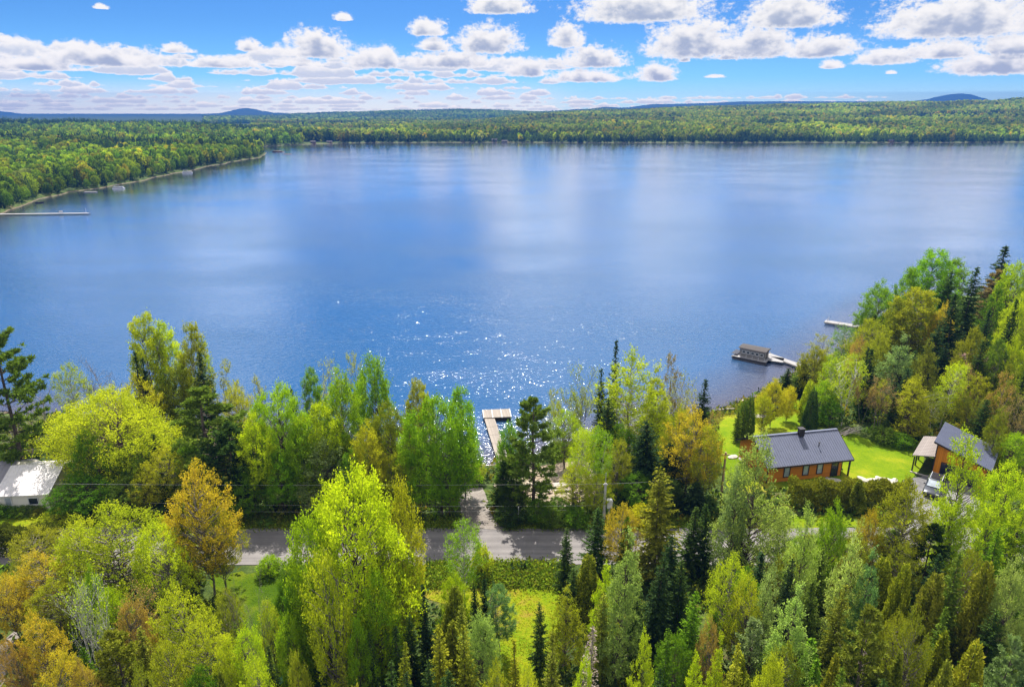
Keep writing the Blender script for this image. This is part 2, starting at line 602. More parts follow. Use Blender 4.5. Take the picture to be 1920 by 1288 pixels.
# ground shader: forest floor, with a sandy rim at the water line
m, nt, out = new_mat('ground_mix')
geo = nt.node('ShaderNodeNewGeometry').outputs['Position']
n1, n2, n3 = nt.noise(geo, 0.07, 4), nt.noise(geo, 0.9, 5, .65), nt.noise(geo, 6.0, 4, .7)
f = nt.ss(nt.m('ADD', nt.m('ADD', nt.m('MULTIPLY', n1, .45), nt.m('MULTIPLY', n2, .35)), nt.m('MULTIPLY', n3, .2)), .36, .64)
rp = nt.node('ShaderNodeValToRGB', {'Fac': f})
rel = rp.color_ramp.elements
rel[0].position, rel[0].color = 0, (.022, .034, .010, 1)
rel[1].position, rel[1].color = 1, (.105, .085, .04, 1)
rel.new(.45).color = (.042, .068, .014, 1)
rel.new(.75).color = (.075, .105, .02, 1)
zz = nt.node('ShaderNodeSeparateXYZ', {0: geo}).outputs['Z']
rim = nt.ss(nt.m('ADD', zz, nt.m('MULTIPLY', n2, .6)), 0.40, 0.65, 1.0, 0.0)
sandc = nt.mix(n3, (.075, .055, .035), (.20, .155, .11))
cc = nt.mix(rim, rp.outputs[0], sandc)
bm = nt.node('ShaderNodeBump', {'Strength': .7, 'Distance': .3, 'Height': nt.noise(geo, 2.0, 6, .7)})
p = nt.node('ShaderNodeBsdfPrincipled', {'Base Color': cc, 'Roughness': .95, 'Specular IOR Level': .1, 'Normal': bm.outputs[0]})
nt.l.new(p.outputs[0], out.inputs[0])
gm = np_mesh('ground', V, F, 'ground_mix', smooth=True)
ground = link(bpy.data.objects.new('ground', gm))
tag(ground, 'wooded ground and hills around the lake', 'ground', kind='structure')

# water: fan grid so that shallow water near the beaches can show its bottom colour
wy = np.concatenate([np.arange(60, 180, 1.5), np.arange(180, 400, 6), np.arange(400, 1300, 18)])
wt = np.linspace(-1.12, 1.12, 260)
WX = wt[None, :] * (wy[:, None] + 55)
WY = np.repeat(wy[:, None], len(wt), 1)
_, wd = land(WX.ravel(), WY.ravel(), True)
sh = np.clip(1 + wd / 14.0, 0, 1)
nr_, nc_ = WX.shape
ii = (np.arange(nr_ - 1)[:, None] * nc_ + np.arange(nc_ - 1)[None, :]).ravel()
m, nt, out = new_mat('water')
geo = nt.node('ShaderNodeNewGeometry').outputs['Position']
shal = nt.node('ShaderNodeAttribute', attribute_name='shallow').outputs['Fac']
cd = nt.node('ShaderNodeVectorMath', operation='LENGTH')
nt.l.new(geo, cd.inputs[0])
dist = cd.outputs['Value']
w1 = nt.noise(nt.vm('MULTIPLY', geo, (0.75, 1.3, 1)), 1.1, 3.0, 0.6, 0.3)
w2 = nt.noise(nt.vm('MULTIPLY', geo, (0.6, 1.2, 1)), 3.2, 3.0, 0.6, 0.2)
gust = nt.noise(nt.vm('MULTIPLY', geo, (0.5, 1.0, 1)), 0.02, 3.0, 0.6)
h = nt.m('ADD', nt.m('MULTIPLY', w1, 1.0), nt.m('MULTIPLY', w2, 0.35))
amp = nt.m('MULTIPLY', nt.ss(gust, .3, .7, .55, 1.25), nt.ss(dist, 90, 500, 1.0, 0.35))
bmp = nt.node('ShaderNodeBump', {'Strength': nt.m('MULTIPLY', amp, 0.6), 'Distance': 0.22, 'Height': h})
# glittering wavelets: tiny facets with scattered slopes
vor = nt.node('ShaderNodeTexVoronoi', {'Vector': nt.vm('MULTIPLY', geo, (4.3, 2.9, 1)), 'Scale': 1.0}, voronoi_dimensions='2D')
wn = nt.node('ShaderNodeTexWhiteNoise', {'Vector': vor.outputs['Position']}, noise_dimensions='2D').outputs['Color']
core = nt.m('MULTIPLY', nt.ss(vor.outputs['Distance'], 0.14, 0.25, 1.0, 0.0), nt.ss(nt.noise(nt.vm('MULTIPLY', geo, (.6, 1.2, 1)), .16, 3.0), .36, .60))
wn2 = nt.node('ShaderNodeTexWhiteNoise', {'Vector': nt.vm('ADD', vor.outputs['Position'], (17.3, 5.1, 0))}, noise_dimensions='2D').outputs['Color']
slope = nt.vm('MULTIPLY', nt.vm('SUBTRACT', nt.vm('ADD', wn, wn2), (1, 1, 1)), (0.18, 0.395, 0.0))
tilt = nt.vm('SCALE', slope, scale=nt.m('MULTIPLY', core, nt.ss(dist, 150, 260, 1.0, 0.0)))
nrm = nt.vm('NORMALIZE', nt.vm('ADD', bmp.outputs[0], tilt))
body = nt.mix(shal, (0.008, 0.058, 0.145), (0.050, 0.040, 0.042))
dif = nt.node('ShaderNodeBsdfDiffuse', {'Color': body})
gl = nt.node('ShaderNodeBsdfGlossy', {'Color': (0.93, 0.96, 1, 1), 'Roughness': nt.ss(dist, 100, 700, 0.13, 0.09), 'Normal': bmp.outputs[0]})
gl2 = nt.node('ShaderNodeBsdfGlossy', {'Color': (.75, .75, .75, 1), 'Roughness': 0.155, 'Normal': nrm})
fr = nt.node('ShaderNodeFresnel', {'IOR': 1.36, 'Normal': bmp.outputs[0]})
fac = nt.m('MULTIPLY', fr.outputs[0], 1.7, clamp=True)
gmix = nt.node('ShaderNodeMixShader', {0: nt.m('MULTIPLY', core, nt.ss(dist, 150, 260, 1.0, 0.0)), 1: gl.outputs[0], 2: gl2.outputs[0]})
ms = nt.node('ShaderNodeMixShader', {0: fac, 1: dif.outputs[0], 2: gmix.outputs[0]})
nt.l.new(ms.outputs[0], out.inputs[0])
wm = np_mesh('lake', np.stack([WX.ravel(), WY.ravel(), np.zeros(WX.size)], 1), np.stack([ii, ii + 1, ii + nc_ + 1, ii + nc_], 1), 'water',
             {'shallow': ('FLOAT', 'POINT', sh)}, smooth=True)
lake = link(bpy.data.objects.new('lake', wm))
tag(lake, 'calm blue lake reflecting the clouds', 'lake', kind='structure')


def sheet(name, px, mat, label, lift=0.035, jitter=0.25, step=1.0, world=False, kind='structure'):
    """a flat natural surface laid on the land: polygon -> triangulated sheet"""
    pts = [np.array(p[:2], float) if world else on_ground(*p)[:2] for p in px]
    bd = wiggle(pts + [pts[0]], jitter, step, len(name) * 7)[:-1]
    P = np.array(bd)
    x0, y0 = P.min(0)
    x1, y1 = P.max(0)
    gx, gy = np.meshgrid(np.arange(x0, x1, step), np.arange(y0, y1, step))
    gx, gy = gx.ravel(), gy.ravel()
    ok = inside(P, gx, gy) & (dist_line(list(P) + [P[0]], gx, gy) > step * .45)
    allp = [Vector(p) for p in P] + [Vector((a, b)) for a, b in zip(gx[ok], gy[ok])]
    vs, _, fs, *_r = delaunay_2d_cdt(allp, [], [list(range(len(P)))], 1, 1e-4)
    vx = np.array([v[0] for v in vs])
    vy = np.array([v[1] for v in vs])
    vz = land(vx, vy) + lift
    fs = [tuple(f) for f in fs]
    me = np_mesh(name, np.stack([vx, vy, vz], 1), np.array([f for f in fs if len(f) == 3]), mat, smooth=True)
    # all up
    o = link(bpy.data.objects.new(name, me))
    tag(o, label, name.replace('_', ' '), kind=kind)
    return o


RY0, RY1 = 57.4, 63.8
sheet('road', [(-130, RY0), (130, RY0), (130, RY1), (-130, RY1)], 'asphalt', 'grey country road crossing behind the grass clearing', 0.05, 0.10, 1.5, True)
sheet('driveway', [(856, 993), (950, 993), (930, 978), (918, 960), (912, 935), (905, 915), (866, 915), (862, 940), (866, 970)], 'gravel',
      'pale gravel driveway running from the road towards the dock', 0.075, 0.12, .8)
sheet('sand_yard', [(925, 912), (960, 880), (1050, 868), (1130, 866), (1150, 885), (1110, 935), (1060, 950), (990, 935)], 'sand', 'bare sandy yard between trees by the picnic table', 0.04)
sheet('lawn', [(1338, 785), (1372, 778), (1420, 772), (1470, 768), (1488, 752), (1515, 742), (1535, 765), (1560, 800), (1620, 822), (1700, 838), (1740, 850), (1725, 880), (1700, 905),
               (1640, 914), (1540, 916), (1420, 925), (1370, 918), (1352, 870), (1345, 820)], 'lawn', 'bright mown lawn around the orange cottage', 0.04, 0.2)
sheet('garage_drive', [(1692, 902), (1745, 890), (1800, 900), (1850, 922), (1835, 960), (1800, 990), (1790, 1003), (1700, 1003), (1712, 970), (1705, 935)], 'asphalt_drive',
      'grey asphalt drive in front of the garage', 0.07, 0.1)
sheet('meadow', [(760, 1088), (1060, 1088), (1058, 1150), (1050, 1230), (1030, 1330), (900, 1330), (910, 1220), (880, 1150), (800, 1120)], 'meadow',
      'rough yellow green grass clearing below the road', 0.04)
sheet('grass_patch', [(395, 1074), (570, 1074), (590, 1180), (570, 1330), (420, 1330), (420, 1180)], 'dark_grass', 'grass between the trees beside the bare tree', 0.04)
sheet('cottage_lawn', [(-60, 958), (130, 953), (175, 985), (120, 1000), (-60, 992)], 'lawn', 'small lawn in front of the white house', 0.04)
sheet('verge', [(-135, RY1 + .05), (-4.2, RY1 + .05), (-4.6, 66.2), (-20, 66.0), (-135, 66)], 'meadow', 'grass verge along the far side of the road', 0.045, .15, 1.2, True)
sheet('road_verge', [(-0.4, RY1 + .05), (60, RY1 + .05), (60, 66), (10, 66.2), (0, 65.6)], 'meadow', 'grass verge along the road by the utility pole', 0.045, .15, 1.2, True)
sheet('gravel_track', [(-60, 1262), (20, 1190), (33, 1178), (40, 1205), (22, 1240), (5, 1285), (-40, 1330)], 'gravel', 'pale gravel track at the edge of the orange trees', 0.06, .1, .7)

# ------------------------------------------------------------------ plants: prototype meshes


def unit(v):
    return v / np.maximum(1e-9, np.linalg.norm(v, axis=-1, keepdims=True))


def leaf_quads(C, A, L, W, r_, flat=0.0):
    """rhombic leaves at C along A; random roll. flat>0 pulls the leaf plane to face up"""
    n = len(C)
    A = unit(A)
    rnd = r_.normal(0, 1, (n, 3))
    if flat:
        rnd = rnd * (1 - flat * .6)
        B = np.cross(A, np.array([0, 0, 1.0])) * flat + np.cross(A, rnd)
    else:
        B = np.cross(A, rnd)
    B = unit(B)
    L = np.broadcast_to(L, n)[:, None]
    W = np.broadcast_to(W, n)[:, None]
    return np.stack([C - A * L * .5, C + B * W * .5 - A * L * .05, C + A * L * .5, C - B * W * .5 - A * L * .05], 1)


def quads_to_mesh(name, Q, T, mat):
    n = len(Q)
    return np_mesh(name, Q.reshape(-1, 3), np.arange(n * 4).reshape(n, 4), mat, {'tint': ('FLOAT', 'FACE', np.clip(T, 0, 1))})


class Tubes:
    def __init__(s):
        s.v, s.f, s.n = [], [], 0

    def add(s, pts, r0, r1, sides=4):
        pts = np.asarray(pts, float)
        n = len(pts)
        d = unit(np.gradient(pts, axis=0))
        a = np.cross(d, np.array([0.31, 0.95, 0.05]))
        a = unit(a)
        b = np.cross(d, a)
        rr = np.linspace(r0, r1, n)[:, None, None]
        t = np.arange(sides) * 2 * math.pi / sides
        V = pts[:, None, :] + rr * (a[:, None, :] * np.cos(t)[None, :, None] + b[:, None, :] * np.sin(t)[None, :, None])
        i = np.arange(n - 1)[:, None] * sides
        k = np.arange(sides)[None, :]
        q = (k + 1) % sides
        F = np.stack([i + k, i + q, i + sides + q, i + sides + k], -1).reshape(-1, 4) + s.n
        s.v.append(V.reshape(-1, 3))
        s.f.append(F)
        s.n += n * sides

    def mesh(s, name):
        return np_mesh(name, np.concatenate(s.v), np.concatenate(s.f), 'bark', smooth=True)


def bez(a, b, c, n):
    t = np.linspace(0, 1, n)[:, None]
    return a * (1 - t) ** 2 + 2 * b * t * (1 - t) + c * t ** 2


def gen_leafy(seed, H=14.0, Rm=4.2, base=0.22, nclump=115, prof=(0.45, 0.82), spray=12, nleaf=16, leaf=0.205, crad=1.25, upw=0.7, multi=1, trunk_r=0.17, fill=0.42, lean=0.03, limbr=1.0):
    r_ = np.random.default_rng(seed)
    T = Tubes()
    stems = []
    for k in range(multi):
        az = r_.uniform(0, 6.28)
        sp = 0.0 if multi == 1 else r_.uniform(.12, .28)
        top = np.array([math.cos(az) * sp * H * .7, math.sin(az) * sp * H * .7, H * r_.uniform(.78, .9)]) + np.append(r_.normal(0, lean * H, 2), 0)
        mid = top * np.array([.25, .25, .5]) + np.append(r_.normal(0, .02 * H, 2), 0)
        b0 = np.append(r_.normal(0, .12, 2) if multi > 1 else (0, 0), -0.4)
        pts = bez(b0, mid, top, 12)
        pts[2:-1] += r_.normal(0, .06, (9, 3)) * [1, 1, 0]
        T.add(pts, trunk_r * (1 if multi == 1 else .7), 0.03, 7)
        stems.append(pts)
    cs = []
    tries = 0
    a, b = prof
    mx = max((t ** a) * ((1 - t) ** b) for t in np.linspace(.01, .99, 60))
    lob = r_.uniform(0, 6.28, 4)
    while len(cs) < nclump and tries < 12000:
        tries += 1
        t = r_.uniform(0.0, 1.0)
        pr_ = ((max(t, .01) ** a) * ((1 - t) ** b) / mx)
        az = r_.uniform(0, 6.28)
        rr = Rm * pr_ * (1 + .22 * math.sin(2 * az + lob[0] + 3 * t) + .16 * math.sin(3 * az + lob[1] - 5 * t) + .12 * math.sin(5 * az + lob[2]))
        rad = rr * (fill + (1 - fill) * r_.uniform() ** .5)
        z = base * H + t * (H - base * H)
        c = np.array([rad * math.cos(az), rad * math.sin(az), z])
        if r_.uniform() > pr_ + .15:
            continue
        sep = crad * (0.78 if tries < 6000 else .55)
        if cs and min(np.linalg.norm(np.array(cs) - c, axis=1)) < sep:
            continue
        cs.append(c)
    cs = np.array(cs)
    Q, TT = [], []
    for c in cs:
        st = stems[r_.integers(len(stems))]
        if multi > 1:
            st = stems[int(np.argmin([np.min(np.linalg.norm(s_ - c, axis=1)) for s_ in stems]))]
        hd = np.linalg.norm(c[:2] - np.interp(c[2], st[:, 2], st[:, 0]) * np.array([1, 0]))
        zb = max(st[1, 2], c[2] - .35 * hd - r_.uniform(.5, 1.6))
        p0 = np.array([np.interp(zb, st[:, 2], st[:, 0]), np.interp(zb, st[:, 2], st[:, 1]), min(zb, st[-1, 2])])
        mid = p0 * .45 + c * .55 + np.array([0, 0, -.25 * r_.uniform() * hd * .3])
        pts = bez(p0, mid, c, 6)
        pts[1:-1] += r_.normal(0, .07, (4, 3))
        T.add(pts, (.022 + .012 * hd) * limbr, .012, 4)
        out = unit(np.append(c[:2], (c[2] - base * H - .35 * (1 - base) * H) * .5))
        ct = r_.uniform(.15, .85)
        n = spray
        dirs = unit(out * .55 + np.array([0, 0, upw]) + r_.normal(0, .62, (n, 3)))
        ln = crad * r_.uniform(.55, 1.15, n)
        org = c + r_.normal(0, .22 * crad, (n, 3)) * [1, 1, .7]
        s_ = r_.uniform(.05, 1.0, (n, nleaf))
        P = org[:, None, :] + dirs[:, None, :] * (ln[:, None] * s_)[:, :, None] + r_.normal(0, .13, (n, nleaf, 3))
        ax = np.repeat(dirs[:, None, :], nleaf, 1) + r_.normal(0, .75, (n, nleaf, 3))
        k = n * nleaf
        sz = leaf * r_.uniform(.7, 1.35, k)
        Q.append(leaf_quads(P.reshape(-1, 3), ax.reshape(-1, 3), sz, sz * .62, r_, 0.3))
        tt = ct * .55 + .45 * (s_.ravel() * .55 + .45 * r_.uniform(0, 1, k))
        TT.append(tt)
        for i in range(0, n, 3):
            T.add(np.stack([org[i], org[i] + dirs[i] * ln[i]]), .012, .005, 3)
    return quads_to_mesh('leaf_crown', np.concatenate(Q), np.concatenate(TT), 'leaves'), T.mesh('tree_trunk'), H, 2 * Rm


def gen_spruce(seed, H=12.0, Rm=2.0, base=0.05, dz=0.34, droop=0.28, power=0.85, dens=1.0, sh=0.22, upturn=0.0, mat='needles', gap=0.08, lenj=.38, tuft=1, wid=.55):
    r_ = np.random.default_rng(seed)
    T = Tubes()
    tp = np.array([[0, 0, -.4], [0, 0, H * .35], [0, 0, H * .7], [0, 0, H * .99]]) + np.append(r_.normal(0, .05, (4, 2)), np.zeros((4, 1)), 1)
    T.add(tp, .16 * H / 12, .012, 7)
    C, A, LL, TI = [], [], [], []
    z = base * H
    while z < H * .985:
        t = (z / H - base) / (1 - base)
        Rz = Rm * (1 - t) ** power * min(1, .55 + t * 4)
        nb = max(3, int((4.2 + 3.2 * Rz / Rm * 1.2) * dens))
        a0 = r_.uniform(0, 6.28)
        for b in range(nb):
            if r_.uniform() < gap:
                continue
            az = a0 + b * 6.283 / nb + r_.normal(0, .22)
            L = Rz * r_.uniform(1 - lenj, 1 + lenj) + .10
            zz = z + r_.uniform(-.5, .5) * dz
            d = np.array([math.cos(az), math.sin(az), 0])
            n = max(2, int(L / .20))
            s = np.linspace(.12, 1, n)
            dr = droop * (1 - .8 * t)
            P = np.array([0, 0, zz]) + d * (s * L)[:, None] + np.array([0, 0, 1.0]) * ((.55 * t + .02) * s * L - dr * L * s ** 1.4 + upturn * L * s ** 3)[:, None]
            side = np.array([-d[1], d[0], 0])
            ct = r_.uniform(.1, .9)
            if L > .5:
                T.add(P[::max(1, n // 4)] if n > 4 else P, .018, .006, 3)
            for k in range(tuft):
                for sg in (-1, 1):
                    dirs = unit(d * .75 + side * sg * (.75 + .15 * r_.normal()) + np.array([0, 0, -.12]) + r_.normal(0, .22, (n, 3)))
                    ls = (sh + wid * L * (1 - s) * .5) * r_.uniform(.75, 1.3, n)
                    C.append(P + dirs * (ls * .5)[:, None])
                    A.append(dirs)
                    LL.append(ls)
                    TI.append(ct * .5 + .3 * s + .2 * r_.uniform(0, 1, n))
            # shoots along the branch, slightly up
            dirs = unit(d + np.array([0, 0, .18]) + r_.normal(0, .25, (n, 3)))
            C.append(P + np.array([0, 0, .04]))
            A.append(dirs)
            LL.append(np.full(n, sh * 1.5) * r_.uniform(.8, 1.3, n))
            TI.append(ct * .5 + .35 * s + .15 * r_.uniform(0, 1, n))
        z += dz * (1 - .45 * t) * r_.uniform(.85, 1.15)
    # leader
    k = 10
    C.append(np.array([0, 0, 1.0]) * np.linspace(H * .93, H * 1.0, k)[:, None])
    A.append(unit(np.array([0, 0, 1.2]) + r_.normal(0, .45, (k, 3))))
    LL.append(np.full(k, .28))
    TI.append(np.full(k, .7))
    C, A, LL, TI = np.concatenate(C), np.concatenate(A), np.concatenate(LL), np.concatenate(TI)
    Q = leaf_quads(C, A, LL, np.minimum(.20, .07 + LL * .28), r_, .45)
    return quads_to_mesh('needle_crown', Q, TI, mat), T.mesh('conifer_trunk'), H, 2 * Rm


def gen_larch(seed, H=15.0, Rm=2.6, base=0.10, nb=120, power=.62, tuftn=16, sz=.22, upturn=.12, droop=.22, spread=.24, mat='leaves'):
    """feathery: slim branches at all heights, each carrying soft hanging tufts"""
    r_ = np.random.default_rng(seed)
    T = Tubes()
    tp = np.stack([np.cumsum(r_.normal(0, .07, 9)), np.cumsum(r_.normal(0, .07, 9)), np.linspace(-.4, H * .99, 9)], 1)
    tp[0, :2] = 0
    T.add(tp, .17 * H / 14, .015, 7)
    C, A, TI, SZ = [], [], [], []
    for i in range(nb):
        t = (i + r_.uniform()) / nb
        t = t ** .85
        z = H * (base + (1 - base) * t) * .995
        L = Rm * (1 - t) ** power * min(1, .6 + 3 * t) * r_.uniform(.45, 1.2) + .15
        az = i * 2.399 + r_.normal(0, .3)
        d = np.array([math.cos(az), math.sin(az), 0])
        o = np.array([np.interp(z, tp[:, 2], tp[:, 0]), np.interp(z, tp[:, 2], tp[:, 1]), z])
        n = max(3, int(L / .16))
        s = np.linspace(.12, 1, n)
        P = o + d * (s * L)[:, None] + np.array([0, 0, 1.0]) * ((.35 * t) * s * L - droop * L * s + upturn * L * s ** 2.5)[:, None]
        side = np.array([-d[1], d[0], 0])
        P = P + side * (r_.normal(0, .12) * L * s ** 2)[:, None]
        T.add(P[::max(1, n // 5)], .022, .006, 3)
        ct = r_.uniform(.1, .9)
        for q in range(tuftn):
            off = r_.normal(0, 1, (n, 3)) * np.array([1, 1, .75]) * (spread * (.5 + .9 * s))[:, None] * min(1, .4 + L / 2)
            off[:, 2] -= .10
            C.append(P + off)
            A.append(r_.normal(0, .6, (n, 3)) + d * .4 + [0, 0, -.25])
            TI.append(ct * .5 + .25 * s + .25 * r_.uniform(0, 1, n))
            SZ.append(sz * r_.uniform(.7, 1.4, n))
    C, A, TI, SZ = np.concatenate(C), np.concatenate(A), np.concatenate(TI), np.concatenate(SZ)
    Q = leaf_quads(C, A, SZ, SZ * .5, r_, .1)
    return quads_to_mesh('soft_crown', Q, TI, mat), T.mesh('larch_trunk'), H, 2 * Rm


def gen_pine(seed, H=15.0, Rm=3.6, base=.18, layers=13, power=.55, per=6, tufts=9, nee=13):
    r_ = np.random.default_rng(seed)
    T = Tubes()
    tp = np.array([[0, 0, -.4], [0, 0, H * .3], [0, 0, H * .65], [0, 0, H * .97]]) + np.append(r_.normal(0, .15, (4, 2)), np.zeros((4, 1)), 1)
    tp[0, :2] = 0
    T.add(tp, .22 * H / 15, .03, 8)
    C, A, TI = [], [], []
    for l in range(layers):
        t = l / (layers - 1)
        z0 = H * (base + (1 - base) * t * .96)
        for b in range(per if t < .85 else 4):
            az = r_.uniform(0, 6.28)
            L = Rm * ((1 - t) ** power * min(1, .6 + 1.6 * t) * r_.uniform(.6, 1.15)) + .35
            z = z0 + r_.normal(0, .25)
            d = np.array([math.cos(az), math.sin(az), 0])
            s = np.linspace(.05, 1, 7)
            P = np.array([0, 0, z]) + d * (s * L)[:, None] + np.array([0, 0, 1.0]) * ((-.05 + .45 * t) * L * s + .22 * L * s ** 2)[:, None]
            T.add(P, .05 * (1 - .6 * t), .012, 4)
            side = np.array([-d[1], d[0], 0])
            for k in range(tufts):
                q = r_.uniform(.35, 1.02)
                c = np.array([np.interp(q, s, P[:, j]) for j in range(3)]) + side * r_.normal(0, .24) * L * .6 * (1.25 - q) + [0, 0, r_.uniform(0, .25)]
                ct = r_.uniform(.1, .9)
                dd = unit(r_.normal(0, .75, (nee, 3)) + [0, 0, .75] + d * .35)
                C.append(c + dd * .2)
                A.append(dd)
                TI.append(np.full(nee, ct * .6) + .4 * r_.uniform(0, 1, nee))
    # leader tufts
    for k in range(10):
        c = np.array([r_.normal(0, .2), r_.normal(0, .2), H * r_.uniform(.9, .99)])
        dd = unit(r_.normal(0, .6, (nee, 3)) + [0, 0, 1.0])
        C.append(c + dd * .2)
        A.append(dd)
        TI.append(np.full(nee, .7))
    C, A, TI = np.concatenate(C), np.concatenate(A), np.concatenate(TI)
    sz = r_.uniform(.36, .6, len(C))
    return quads_to_mesh('pine_crown', leaf_quads(C, A, sz, .13, r_), TI, 'needles'), T.mesh('pine_trunk'), H, 2 * Rm


def gen_cedar(seed, H=10.0, Rm=1.5, n=9000, power=.75, lump=.22, base=.03, size=.3):
    """dense cone of flat upright sprays"""
    r_ = np.random.default_rng(seed)
    T = Tubes()
    T.add(np.array([[0, 0, -.4], [0, 0, H * .5], [0, 0, H * .95]]), .14, .02, 6)
    t = 1 - np.sqrt(1 - r_.uniform(0, 1, n) * .999)
    az = r_.uniform(0, 6.283, n)
    ph = r_.uniform(0, 6.28, 6)
    lob = 1 + lump * (np.sin(3 * az + ph[0] + 9 * t) * .5 + np.sin(5 * az + ph[1] - 14 * t) * .35 + np.sin(2 * az + 23 * t + ph[2]) * .35)
    Rz = Rm * (1 - t) ** power * np.minimum(1, .62 + 3 * t) * lob
    rad = Rz * (1 - .38 * r_.uniform(0, 1, n) ** 1.6)
    z = H * (base + (1 - base) * t) + r_.normal(0, .12, n)
    C = np.stack([rad * np.cos(az), rad * np.sin(az), np.minimum(z, H)], 1)
    A = np.stack([np.cos(az) * .5, np.sin(az) * .5, np.full(n, .8)], 1) + r_.normal(0, .4, (n, 3))
    sz = size * r_.uniform(.7, 1.4, n)
    TI = np.clip(.5 + .38 * (lob - 1) / lump + r_.normal(0, .18, n), 0, 1)
    return quads_to_mesh('cedar_crown', leaf_quads(C, A, sz, sz * .5, r_), TI, 'needles'), T.mesh('cedar_trunk'), H, 2 * Rm


def gen_bare(seed, H=12.0, Rm=3.0, stems=1, leaves=0, leaf=.2, levels=4):
    r_ = np.random.default_rng(seed)
    T = Tubes()
    tips = []

    def grow(p, d, L, rad, lv):
        n = 6
        pts = [p]
        dd = d.copy()
        for i in range(n):
            dd = unit(dd + r_.normal(0, .10 + .03 * lv, 3) + np.array([0, 0, .04]))
            pts.append(pts[-1] + dd * L / n)
        pts = np.array(pts)
        T.add(pts, rad, rad * .35, 6 if lv == 0 else (4 if lv == 1 else 3))
        tips.append(pts[-3:])
        if lv >= levels - 1:
            return
        nb = [9, 6, 4, 3][min(lv, 3)]
        for k in range(nb):
            i = r_.uniform(.30 if lv == 0 else .2, 1.0)
            q = np.array([np.interp(i * n, np.arange(n + 1), pts[:, j]) for j in range(3)])
            sd = unit(np.cross(dd, r_.normal(0, 1, 3)))
            nd = unit(dd * .75 + sd * r_.uniform(.55, .95) + [0, 0, .15])
            grow(q, nd, L * r_.uniform(.34, .55) * (1.15 - .4 * i), max(.008, rad * .42), lv + 1)
    for s_ in range(stems):
        a = r_.uniform(0, 6.28)
        sp = 0 if stems == 1 else r_.uniform(.12, .3)
        grow(np.array([math.cos(a) * .2 * (stems > 1), math.sin(a) * .2 * (stems > 1), -.3]), unit(np.array([math.cos(a) * sp, math.sin(a) * sp, 1.0])), H * .88 * (1 if s_ == 0 else r_.uniform(.7, .95)),
             .13 if stems == 1 else .085, 0)
    if leaves:
        P = np.concatenate(tips)
        k = r_.integers(0, len(P), leaves)
        C = P[k] + r_.normal(0, .22, (leaves, 3))
        sz = leaf * r_.uniform(.7, 1.4, leaves)
        crown = quads_to_mesh('sparse_crown', leaf_quads(C, r_.normal(0, 1, (leaves, 3)), sz, sz * .6, r_), r_.uniform(0, 1, leaves), 'leaves')
    else:
        crown = None
    return crown, T.mesh('bare_limbs'), H, 2 * Rm


